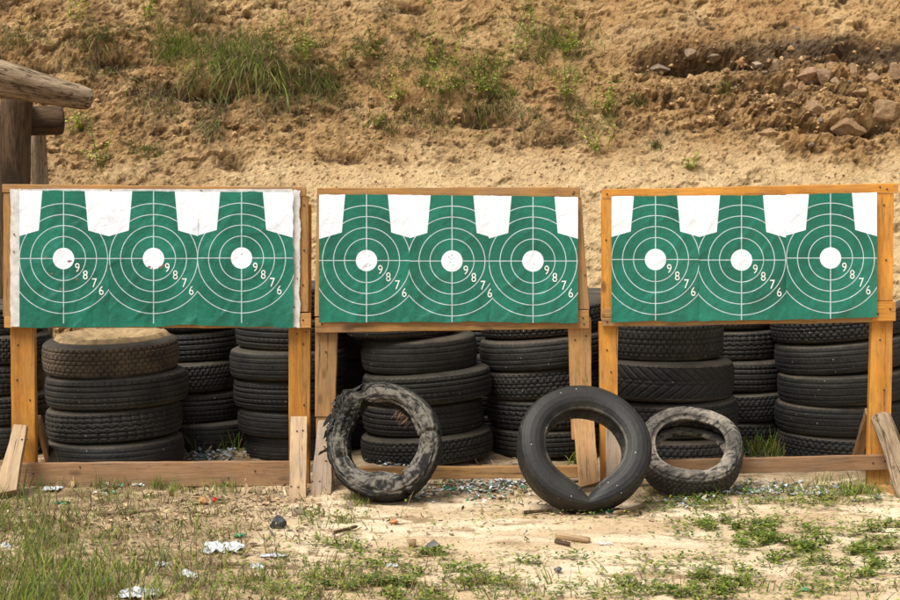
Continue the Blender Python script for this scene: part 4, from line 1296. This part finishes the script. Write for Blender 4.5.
# black tyre with a folded, tear-drop shaped hole; local -Y ends up downward
def tear(T, r, z):
    phi = (T + PI / 2 + PI) % (2 * PI) - PI     # angle from straight down
    ap = np.abs(phi)
    p0 = math.radians(38)
    k = np.where(ap < p0, 1 / np.cos(p0 - ap), 1.0)
    Rm, Rim = .293, .174
    q = np.clip((Rm - r) / (Rm - Rim), 0, 1)
    r2 = r * (1 + (k - 1) * 1.1 * q ** 1.4)
    crease = np.exp(-(phi / .10) ** 2)
    r2 = r2 + .010 * crease * q
    z2 = z - np.sign(z) * .022 * np.exp(-(phi / .22) ** 2) * q
    z2 = z2 + .012 * np.cos(2 * T + .6)
    r2 = r2 * (1 + .018 * np.cos(2 * T + .4))
    return r2, z2


blk = tyre_meshes(.293, .172, .170, 'worn', 9, deform=tear, depth=.004, n=300, nu=300, mats=(R_BLACK, R_BLACK))
lean_tyre(blk, 583.5, 448, -.24, math.radians(30), .06, 0, 'smooth black tyre with a teardrop hole leaning between middle and right stands')


def warp3(T, r, z):
    q = np.clip((r - .158) / .082, 0, 1)
    lg = lugs(T, q, z) if z.shape[0] == 420 else 0
    return r * (1 + .022 * np.cos(2 * T + 1) + .008 * np.cos(5 * T)), z + .009 * np.cos(3 * T) - .011 * lg + .003 * fbm(np.cos(T) * 6, np.sin(T) * 6, q * 4, 3)


def lugs(T, q, z):
    u = T / (2 * PI) * 30 + .35 * np.sin(T * 5) + 2.5 * (q - .8)
    sel = sst(-.25, .1, perlin(np.floor(u) * 1.7, np.floor(u) * 0 + .5, .3))
    d = np.exp(-((u - np.floor(u) - .5) / .13) ** 2) * sst(.50, .62, q) * (z > 0) * sel
    return d * .9


gry = tyre_meshes(.240, .158, .165, 'winter', 12, deform=warp3, depth=.010, n=420, cutf=lugs, nu=300, mats=(R_GREY, R_GREYTREAD))
lean_tyre(gry, 690, 447, .09, math.radians(48), -.10, .4, 'small grey weathered tyre with cracked sidewall leaning on the right stand\'s bottom board')


# shredded tyre: one collapsed ring, torn at the upper left
def shredded():
    n, k = 420, 96
    T, A = np.meshgrid(np.linspace(0, 2 * PI, n, endpoint=False), np.linspace(0, 2 * PI, k, endpoint=False), indexing='ij')
    dT = lambda c: (T - math.radians(c) + PI) % (2 * PI) - PI
    deg = np.degrees(T)
    ka = [0, 30, 60, 90, 110, 130, 150, 180, 210, 240, 270, 300, 330, 360]
    Ro = np.interp(deg, ka, [59, 59, 57, 58, 61, 66, 59, 58, 59, 57, 57, 59, 58, 59]) * .00448
    Ri = np.interp(deg, ka, [35, 32, 35, 37, 38, 38, 37, 35, 35, 33, 27, 33, 33, 35]) * .00448
    ker = np.hanning(31); ker /= ker.sum()
    sm = lambda a: np.apply_along_axis(lambda q: np.convolve(np.concatenate([q[-15:], q, q[:15]]), ker, 'valid'), 0, a)
    Ro, Ri = sm(Ro), sm(Ri)
    torn = np.exp(-(dT(146) / .50) ** 2)
    ca, sa = np.cos(A), np.sin(A)
    pw = lambda a, e: np.sign(a) * np.abs(a) ** e
    rc, ra = (Ro + Ri) / 2, (Ro - Ri) / 2
    za = .082 - .018 * torn
    rr = rc + ra * pw(ca, .62); zz = za * pw(sa, .62) * (1 - .22 * (ca < 0) * np.abs(ca))
    wob = 0.35 * np.sin(3 * T + 1) + .2 * np.sin(5 * T)
    # long folds that run round the ring on its face, and the hollow seam inside
    for c0, dep, wd in ((1.15, .008, .12), (2.3, .010, .10), (.35, .007, .10), (3.1, .030, .38), (-.5, .008, .12)):
        gs = np.exp(-(((A - c0 - .35 * wob + PI) % (2 * PI) - PI) / wd) ** 2)
        gs = gs * (.45 + .55 * np.sin(2 * T + c0 * 4) ** 2)
        rr = rr - dep * gs * ca; zz = zz - dep * gs * sa
    # cross creases where the carcass is buckled
    for c0, dep, wd in ((-62, .022, .045), (8, .014, .03), (205, .008, .06), (118, .045, .09)):
        cr = np.exp(-((dT(c0) + .05 * np.sin(A * 2 + c0)) / (wd * 1.3)) ** 2) * (.35 + .65 * (sa > -.3))
        rr = rr - dep * cr * ca; zz = zz - dep * cr * sa
    X, Y2 = np.cos(T), np.sin(T)
    n1 = fbm(X * 3 + ca, Y2 * 3 + sa, ca * 2, 3)
    n2 = fbm(T * 5.5, A * 3.0, 3.1, 4, .6, ridge=True) * sst(0, .3, T) * sst(2 * PI, 2 * PI - .3, T)
    n3 = fbm(X * 16 + ca * 5, Y2 * 16 + sa * 5, ca * 9, 3)
    n4 = fbm(X * 5 + ca * 11, Y2 * 5 + sa * 11, sa * 11, 3)
    n5 = fbm(T * 3.0, A * 4.5, 6.6, 4, .6) * sst(0, .4, T) * sst(2 * PI, 2 * PI - .4, T)
    dd = .007 * n1 + .003 * n3 + .0015 * n4 + .005 * n5 + torn * (.016 * (n2 - .35) + .030 * n3 + .022 * n4)
    rr = rr + dd * ca; zz = zz + dd * sa
    V = np.stack([rr * np.cos(T), rr * np.sin(T) * 1.05, zz], -1)
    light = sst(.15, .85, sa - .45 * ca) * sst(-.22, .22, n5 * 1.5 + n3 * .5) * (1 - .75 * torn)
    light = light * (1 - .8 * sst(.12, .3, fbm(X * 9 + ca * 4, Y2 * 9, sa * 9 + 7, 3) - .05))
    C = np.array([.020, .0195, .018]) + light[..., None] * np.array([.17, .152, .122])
    i = np.arange(n * k).reshape(n, k); j = np.roll(i, -1, 0)
    F = np.stack([i, j, np.roll(j, -1, 1), np.roll(i, -1, 1)], -1).reshape(-1, 4)
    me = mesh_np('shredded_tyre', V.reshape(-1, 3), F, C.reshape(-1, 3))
    me.materials.append(M_CHIP)

    def strips(m, c, sp, L0, L1, W, colr, tn=1.0):
        th = math.radians(c) + rng.normal(0, sp, m)
        aa = rng.uniform(-.8, 2.6, m)
        ti = ((th % (2 * PI)) / (2 * PI) * n).astype(int) % n; ai = ((aa % (2 * PI)) / (2 * PI) * k).astype(int) % k
        P = V[ti, ai]
        out = np.stack([np.cos(th), np.sin(th), 0 * th], -1); tan = np.stack([-np.sin(th), np.cos(th), 0 * th], -1)
        D = unit(out * rng.normal(.10, .22, (m, 1)) + tan * tn * rng.choice([-1, 1], (m, 1)) * rng.uniform(.3, 1, (m, 1)) + np.array([0, 0, 1]) * rng.normal(.22, .25, (m, 1)))
        P = P - D * .25 * ((L0 + L1) / 2)
        Vb, Fb, Cb = blades(P, D, rng.uniform(L0, L1, m), rng.uniform(W * .5, W * 1.5, m), np.repeat([colr], m, 0) * rng.uniform(.5, 1.8, (m, 1)), 5, rng.normal(.1, .3, m), side=unit(np.cross(D, rng.normal(0, 1, (m, 3)))))
        return Vb + rng.normal(0, .0022, Vb.shape), Fb, Cb

    fv, ff, fc = join([strips(46, 150, .32, .035, .075, .020, (.07, .065, .058)), strips(60, 150, .36, .012, .03, .005, (.045, .042, .038), .8), strips(30, 100, .7, .015, .03, .006, (.05, .047, .04))])
    m2 = 46
    th = math.radians(55) + rng.normal(0, .16, m2)
    P = np.stack([.152 * np.cos(th), .152 * np.sin(th), rng.uniform(-.02, .04, m2)], -1)
    D = unit(np.stack([-np.cos(th) + rng.normal(0, .4, m2), -np.sin(th) + rng.normal(0, .4, m2), rng.normal(.2, .4, m2)], -1))
    V3, F3, C3 = blades(P, D, rng.uniform(.02, .06, m2), np.full(m2, .004), np.repeat([[.20, .12, .075]], m2, 0), 3, side=unit(rng.normal(0, 1, (m2, 3))))
    return me, mesh_np('torn_strips', fv, ff, fc), mesh_np('frayed_cords', V3, F3, C3)


shme, stme, frme = shredded()
o = lean_tyre((shme, None), 384.5, 446, -.05, math.radians(20), -.06, 0, 'shredded grey tyre with a torn frayed top leaning by the middle stand\'s left post')
put('torn_strips', stme, M_CHIP, o)
put('frayed_cords', frme, M_CHIP, o)

# ------------------------------------------------------------------ ground grass, litter and finds
def gscatter(cx, cy, rx, ry, n):
    px = rng.normal(cx, rx, n); py = rng.normal(cy, ry, n)
    py = np.clip(py, 440, 640)
    u = (px - 450) / FPX; v = (300 - py) / FPX
    t = -1.4 / (-SP + v * CP)
    x, y = u * t, -7 + t * (CP + v * SP)
    return np.stack([x, y, gz(x, y)], -1)


def ggrass(spec, dry, h, droop, wmin=.0025, wmax=.006, lean=.45):
    out = []
    for (cx, cy, rx, ry, n) in spec:
        P = gscatter(cx, cy, rx, ry, n)
        keep = sst(-.12, .16, fbm(P[:, 0] * 6, P[:, 1] * 9, 81, 3)) > rng.random(n)
        P = P[keep]; m = len(P)
        D = unit(rng.normal(0, lean, (m, 3)) + np.array([0, 0, 1.0]))
        D[:, 2] = np.abs(D[:, 2])
        col = np.where(rng.random((m, 1)) < dry, pick(DRY, m), pick(GREENS, m) * 1.1)
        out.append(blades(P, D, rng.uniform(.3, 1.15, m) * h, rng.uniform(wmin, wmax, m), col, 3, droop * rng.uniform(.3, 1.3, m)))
    return out


parts = []
parts += ggrass([(15, 575, 45, 45, 5500), (70, 600, 70, 30, 4200), (0, 520, 25, 14, 900)], .3, .17, .4)
parts += ggrass([(150, 570, 80, 40, 3600), (200, 530, 90, 30, 2400), (280, 590, 70, 15, 1800), (60, 520, 50, 18, 1500), (420, 590, 90, 10, 1500), (700, 590, 150, 10, 900)], .6, .10, .55)
parts += ggrass([(108, 492, 14, 6, 420), (160, 490, 12, 5, 350), (235, 490, 18, 5, 320), (190, 492, 50, 6, 350)], .15, .085, .4)
parts += ggrass([(355, 505, 8, 4, 200), (318, 521, 8, 3, 130), (347, 524, 5, 2, 90), (440, 492, 8, 4, 160), (510, 494, 10, 5, 190)], .12, .07, .4)
parts += ggrass([(770, 448, 14, 6, 500), (580, 455, 6, 6, 80), (740, 495, 50, 6, 300), (840, 492, 20, 7, 420)], .15, .13, .35)
V, F, C = join(parts)
put('ground_grass', mesh_np('ground_grass', V, F, C), M_LEAF, kind='stuff', label='thin green and dry grass growing on the sandy ground', category='grass')

# low clover-like ground cover
def cover(spec, L0=.012, L1=.03):
    out = []
    for (cx, cy, rx, ry, n) in spec:
        n = int(n * 1.9)
        P = gscatter(cx, cy, rx, ry, n)
        keep = sst(-.05, .2, fbm(P[:, 0] * 9, P[:, 1] * 13, 91, 3)) > rng.random(n)
        P = P[keep]; m = len(P)
        P[:, 2] += rng.uniform(0, .03, m)
        a = rng.uniform(0, 2 * PI, m)
        D = unit(np.stack([np.cos(a), np.sin(a), rng.uniform(.1, .9, m)], -1))
        sd = np.stack([-np.sin(a), np.cos(a), 0 * a], -1)
        L = rng.uniform(L0, L1, m)
        out.append(blades(P, D, L, L * .4, pick(GREENS, m) * 1.05, 3, .3, 'leaf', sd))
    return out


parts = cover([(735, 528, 30, 7, 2400), (770, 540, 25, 8, 2000), (850, 546, 45, 8, 3000), (720, 582, 18, 10, 2000), (690, 592, 25, 6, 1200), (860, 568, 35, 6, 1500),
               (800, 500, 60, 7, 2200), (700, 505, 35, 6, 900), (660, 500, 20, 5, 400), (840, 590, 50, 8, 900), (390, 585, 40, 9, 2200), (470, 580, 25, 7, 1300), (330, 595, 50, 8, 1300), (560, 595, 60, 6, 900),
               (430, 555, 14, 3, 350), (340, 545, 20, 5, 450), (540, 560, 25, 4, 450), (665, 565, 25, 5, 500), (790, 556, 20, 5, 700), (640, 585, 30, 6, 600), (380, 560, 20, 5, 500), (290, 560, 60, 14, 500), (180, 575, 80, 20, 900),
               (880, 530, 20, 5, 600), (470, 525, 60, 10, 250), (330, 520, 25, 4, 250), (565, 515, 60, 5, 180)])
V, F, C = join(parts)
put('clover_cover', mesh_np('clover_cover', V, F, C), M_LEAF, kind='stuff', label='low leafy ground cover in patches on the sand', category='ground cover')


def chips(P, S, col, asp=3.0, lift=.004, tiltv=.35, curl=.3):
    """small bent flakes"""
    n = len(P)
    a = rng.uniform(0, 2 * PI, n)
    D = unit(np.stack([np.cos(a), np.sin(a), rng.normal(0, tiltv, n)], -1))
    sd = unit(np.stack([-np.sin(a), np.cos(a), rng.normal(0, tiltv, n)], -1))
    P = P + np.array([0, 0, lift])
    wd = S / asp * rng.uniform(.5, 1.6, n)
    V, F, C = blades(P, D, S, wd, col, 3, rng.normal(0, curl, n), 'leaf', sd)
    V = V + rng.normal(0, .06, V.shape) * np.repeat(S, 8)[:, None]
    return V, F, C


BARK = np.array([[.30, .20, .11], [.42, .29, .16], [.17, .11, .065], [.52, .39, .24], [.24, .19, .14]])
parts = []
for (cx, cy, rx, ry, n, s0, s1_) in [(130, 520, 95, 20, 1500, .012, .055), (250, 505, 50, 9, 600, .012, .06), (90, 560, 100, 25, 800, .01, .04), (360, 520, 70, 18, 160, .01, .05),
                                    (600, 510, 60, 8, 180, .01, .06), (700, 530, 160, 25, 180, .008, .04), (480, 560, 150, 25, 200, .008, .035), (300, 580, 80, 20, 400, .01, .04), (450, 470, 400, 8, 600, .01, .05)]:
    P = gscatter(cx, cy, rx, ry, n)
    parts.append(chips(P, s0 + (s1_ - s0) * rng.random(n) ** 2, pick(np.concatenate([BARK, [[.62, .48, .28], [.55, .42, .22]]]), n), rng.uniform(1.5, 6, n)))
V, F, C = join(parts)
put('bark_litter', mesh_np('bark_litter', V, F, C, smooth=False), M_CHIP, kind='stuff', label='bark flakes, twigs and dry leaves littering the ground', category='debris')

PLAST = np.array([[.70, .73, .76], [.56, .63, .68], [.74, .74, .72], [.62, .66, .68], [.25, .33, .30], [.08, .22, .12], [.50, .42, .30], [.20, .22, .24], [.40, .28, .16], [.32, .22, .12], [.45, .34, .2]])
parts = []
for (cx, cy, rx, ry, n) in [(478, 490, 24, 4.5, 330), (530, 487, 22, 3.5, 120), (400, 466, 12, 2.5, 120), (212, 456, 14, 4, 260), (770, 491, 30, 4, 330), (700, 500, 20, 4, 100), (740, 450, 8, 5, 80), (420, 497, 8, 3, 60), (820, 494, 25, 4, 70), (110, 492, 12, 3, 25)]:
    n = int(n * 1.5)
    P = gscatter(cx, cy, rx, ry, n)
    P[:, 2] += rng.uniform(0, .018, n)
    parts.append(chips(P, rng.uniform(.008, .034, n), pick(PLAST, n, .15), rng.uniform(.9, 2.0, n), .004, .22, .25))
V, F, C = join(parts)
put('litter', mesh_np('litter', V, F, C, smooth=False), M_LITTER, kind='stuff', label='white, blue and green plastic scraps under the stands', category='litter')

# pebbles of the sand
P = gscatter(500, 545, 260, 35, 1500)
S = .0015 + .007 * rng.random(1500) ** 5
V, F, C = clods(P, S, pick(np.array([[.5, .37, .22], [.35, .26, .17], [.55, .44, .3], [.25, .2, .16]]), 1500), I1)
put('pebbles', mesh_np('pebbles', V, F, C), M_ROCK, kind='stuff', label='small pebbles strewn over the sand', category='pebbles')


def crumple(px, py, wpx, hpx, mat, label, name, cat, seed, up=.04, squash=1.0):
    p = gpt(px, py)
    sc = (p.y + 7) / FPX
    n = 34
    uu, vv = np.meshgrid(np.linspace(-1, 1, n), np.linspace(-1, 1, n))
    rad = 1 - .3 * fbm(np.arctan2(vv, uu) * 1.1, uu * 0 + seed, seed, 3) * 2
    x = uu * wpx * sc * .5 * rad * (1 + .2 * fbm(uu * 2, vv * 2, seed, 2)); y = vv * wpx * sc * .45 * rad
    z = up * .5 * np.abs(fbm(uu * 1.25 + vv * .7 + seed, vv * 1.1, seed + 3, 3)) * 2.2 * (1.2 - .6 * np.hypot(uu, vv)).clip(.1) + .003 + up * .15 * np.abs(fbm(uu * 5, vv * 4, seed, 2))
    y = y * squash
    x = x + .012 * fbm(uu * 3, vv * 3, seed + 5, 3); y = y + .012 * fbm(uu * 3, vv * 3, seed + 7, 3)
    return put(name, mesh_np(name, np.stack([x, y, z], -1).reshape(-1, 3), grid_faces(n, n), smooth=False), mat, None, Matrix.Translation(p), label=label, category=cat)


crumple(223, 551, 40, 22, M_PAPER, 'largest crumpled white plastic scrap on the left foreground ground', 'plastic_scrap', 'plastic scrap', 1.3, .095)
crumple(162, 566, 14, 10, M_PAPER, 'small white plastic scrap left of the largest crumpled one', 'plastic_scrap', 'plastic scrap', 4.3, .04)
crumple(188, 578, 18, 12, M_PAPER, 'white scrap at the bottom left, below the small white scrap', 'plastic_scrap', 'plastic scrap', 5.6, .05)
crumple(140, 597, 38, 16, M_PAPER, 'white rag lying in grass at the bottom left edge', 'rag', 'rag', 6.7, .06)
crumple(106, 584, 14, 14, M_PAPER, 'small white rag in grass left of the bigger rag', 'rag', 'rag', 9.1, .07)
crumple(258, 569, 15, 9, M_PAPER, 'white scrap beside the dry sticks right of the largest plastic scrap', 'plastic_scrap', 'plastic scrap', 7.9, .045)
crumple(274, 558, 26, 5, M_PAPER, 'thin white strip lying right of the crumpled plastic', 'plastic_strip', 'plastic strip', 8.3, .02, .4)
crumple(53, 491, 16, 8, M_PAPER, 'white scrap by the left foot of the left stand', 'plastic_scrap', 'plastic scrap', 3.1, .04)
crumple(139, 488, 12, 8, M_PAPER, 'white scrap on grass below the left stand\'s bottom board', 'plastic_scrap', 'plastic scrap', 2.2, .04)
crumple(393, 567, 10, 6, M_PAPER, 'small pale scrap in the grass of the front middle', 'plastic_scrap', 'plastic scrap', 2.9, .03)
crumple(888, 534, 16, 6, mat_plain('cream_paper', (.70, .62, .42), .8), 'cream paper scrap on grass at the right', 'paper_scrap', 'paper scrap', 5.1, .02)
crumple(5, 547, 12, 6, M_PAPER, 'white scrap in the tall grass at the left edge', 'plastic_scrap', 'plastic scrap', 5.3, .04)
crumple(606, 546, 14, 5, mat_plain('pale_scrap', (.60, .56, .5), .7), 'flat pale scrap on the sand below the black tyre', 'paper_scrap', 'paper scrap', 8.8, .02)
GRN = mat_plain('green_plastic', (.02, .30, .16), .4)
crumple(240, 539, 11, 8, GRN, 'green plastic shard right of the crumpled white plastic', 'plastic_shard', 'plastic shard', 4.4, .04)
crumple(450, 0 + 491, 0 + 10, 7, GRN, 'green plastic shard under the middle stand\'s bottom rail', 'plastic_shard', 'plastic shard', 6.1, .04)
crumple(606, 512, 26, 6, GRN, 'flat green plastic strip beneath the black tyre', 'plastic_strip', 'plastic strip', 7.2, .02, .5)
crumple(750, 493, 16, 8, GRN, 'green plastic shard in the litter right of the grey tyre', 'plastic_shard', 'plastic shard', 1.9, .05)
crumple(803, 590, 10, 5, mat_plain('green_foil', (.15, .45, .25), .4), 'light green scrap on sand at the bottom right', 'plastic_scrap', 'plastic scrap', 3.6, .02)
crumple(61, 502, 13, 6, GRN, 'green plastic shard on the soil near the left stand\'s left foot', 'plastic_shard', 'plastic shard', 9.6, .03)


def lump(px, py, wpx, hpx, col, label, name='stone', cat='stone'):
    p = gpt(px, py); sc = (p.y + 7) / FPX
    return rock(p, wpx * sc * .5, wpx * sc * .42, hpx * sc * .62, col, label, cat, name, random.uniform(-.4, .4), None, .12)


lump(278, 528, 20, 14, (.075, .08, .09), 'dark blue grey stone on the ground by the left stand\'s right foot')
lump(434, 549, 17, 13, (.13, .13, .125), 'grey angular stone on sand in the front middle')
lump(394, 525, 10, 6, (.46, .22, .10), 'small orange brick piece on sand below the shredded tyre', 'brick_piece', 'brick piece')
lump(558, 573, 9, 7, (.09, .10, .12), 'small dark stone on sand at the bottom middle')
lump(878, 500, 9, 6, (.20, .20, .20), 'grey stone beside the right stand\'s orange foot')
lump(214, 503, 7, 6, (.50, .03, .025), 'red plastic cap on debris below the left stand', 'bottle_cap', 'bottle cap')
lump(203, 504, 14, 7, (.44, .24, .12), 'brown lump left of the red cap', 'clod', 'clod')


def stick(px0, py0, px1, py1, wpx, mat, label, name='wood_piece', cat='wood piece', z=.012):
    A = gpt(px0, py0, z); B = gpt(px1, py1, z)
    sc = (A.y + 7) / FPX
    return limb(name, A, B, wpx * sc * .5, wpx * sc * .42, mat, None, px0 * .1, n=10, k=26, rough=.12, round_end=.8, label=label, category=cat)


stick(556, 541, 590, 543, 7, W_PALE, 'orange tan broken wood chunk on sand below the black tyre')
stick(614, 517, 645, 507, 4, W_PALE, 'pale thin slat lying under the grey tyre')
stick(333, 538, 357, 531, 3.5, L_DARK, 'short brown stick on sand below the shredded tyre', 'stick', 'stick')
stick(523, 515, 552, 511, 4, L_DARK, 'curved brown stick left of the black tyre\'s base', 'stick', 'stick')
stick(212, 566, 300, 569, 4, L_LIGHT, 'long dry stick lying right of the white scraps', 'stick', 'stick')
stick(555, 547, 570, 549, 5, L_DARK, 'brown wood bit in front of the orange tan chunk')
stick(96, 518, 160, 512, 3.5, L_LIGHT, 'long pale stick on the debris below the left stand', 'stick', 'stick')
stick(416, 540 + 6, 409, 546, 10, W_BROWN, 'square brown wood bit left of the grey angular stone')


def gtuft(px, py, n, h, label, dark=1.0, spread=.05, dry=.15):
    p = gpt(px, py)
    P = np.array(p)[None] + np.stack([rng.normal(0, spread, n), rng.normal(0, spread, n), np.zeros(n)], -1)
    P[:, 2] = gz(P[:, 0], P[:, 1])
    D = unit(rng.normal(0, .38, (n, 3)) + np.array([0, 0, 1.0]))
    col = np.where(rng.random((n, 1)) < dry, pick(DRY, n), pick(GREENS, n)) * dark
    V, F, C = blades(P, D, rng.uniform(.4, 1.1, n) * h, rng.uniform(.004, .009, n), col, 4, rng.uniform(.1, .6, n))
    b = np.array(p)
    put('grass_tuft', mesh_np('grass_tuft', V - b, F, C), M_LEAF, None, Matrix.Translation(p), label=label, category='grass tuft', group='grass tufts by the tyres')


gtuft(205, 452, 90, .26, 'wispy grass tuft against the wide left stack\'s right side', .7)
gtuft(235, 452, 40, .26, 'long bladed grass tuft at the foot of the left stand\'s dark stacks', .9)
gtuft(765, 457, 190, .19, 'green grass tuft before the narrow dark stack behind the right stand', .9, .06)
gtuft(578, 462, 40, .15, 'small grass tuft seen through the black tyre\'s hole', .9)
gtuft(672, 480 - 16, 60, .10, 'small grass tuft seen through the grey tyre\'s hole', .9)
pS = np.stack([pA.x + rng.normal(.08, .09, 150), .80 + rng.normal(-.12, .06, 150), np.full(150, zA - .012)], -1)
V, F, C = blades(pS, unit(rng.normal(0, .5, (150, 3)) + np.array([0, 0, .8])), rng.uniform(.015, .05, 150), rng.uniform(.004, .01, 150), pick(GREENS, 150), 3, .5)
put('moss_patch', mesh_np('moss_patch', V - pS.mean(0), F, C), M_LEAF, None, Matrix.Translation(Vector(pS.mean(0))), kind='stuff', label='green sprouts on the sand in the top tyre of the wide left stack', category='moss')
gtuft(860, 493, 160, .09, 'bright grass tuft by the right stand\'s orange foot', 1.15, .045)

scene.render.engine = 'CYCLES'
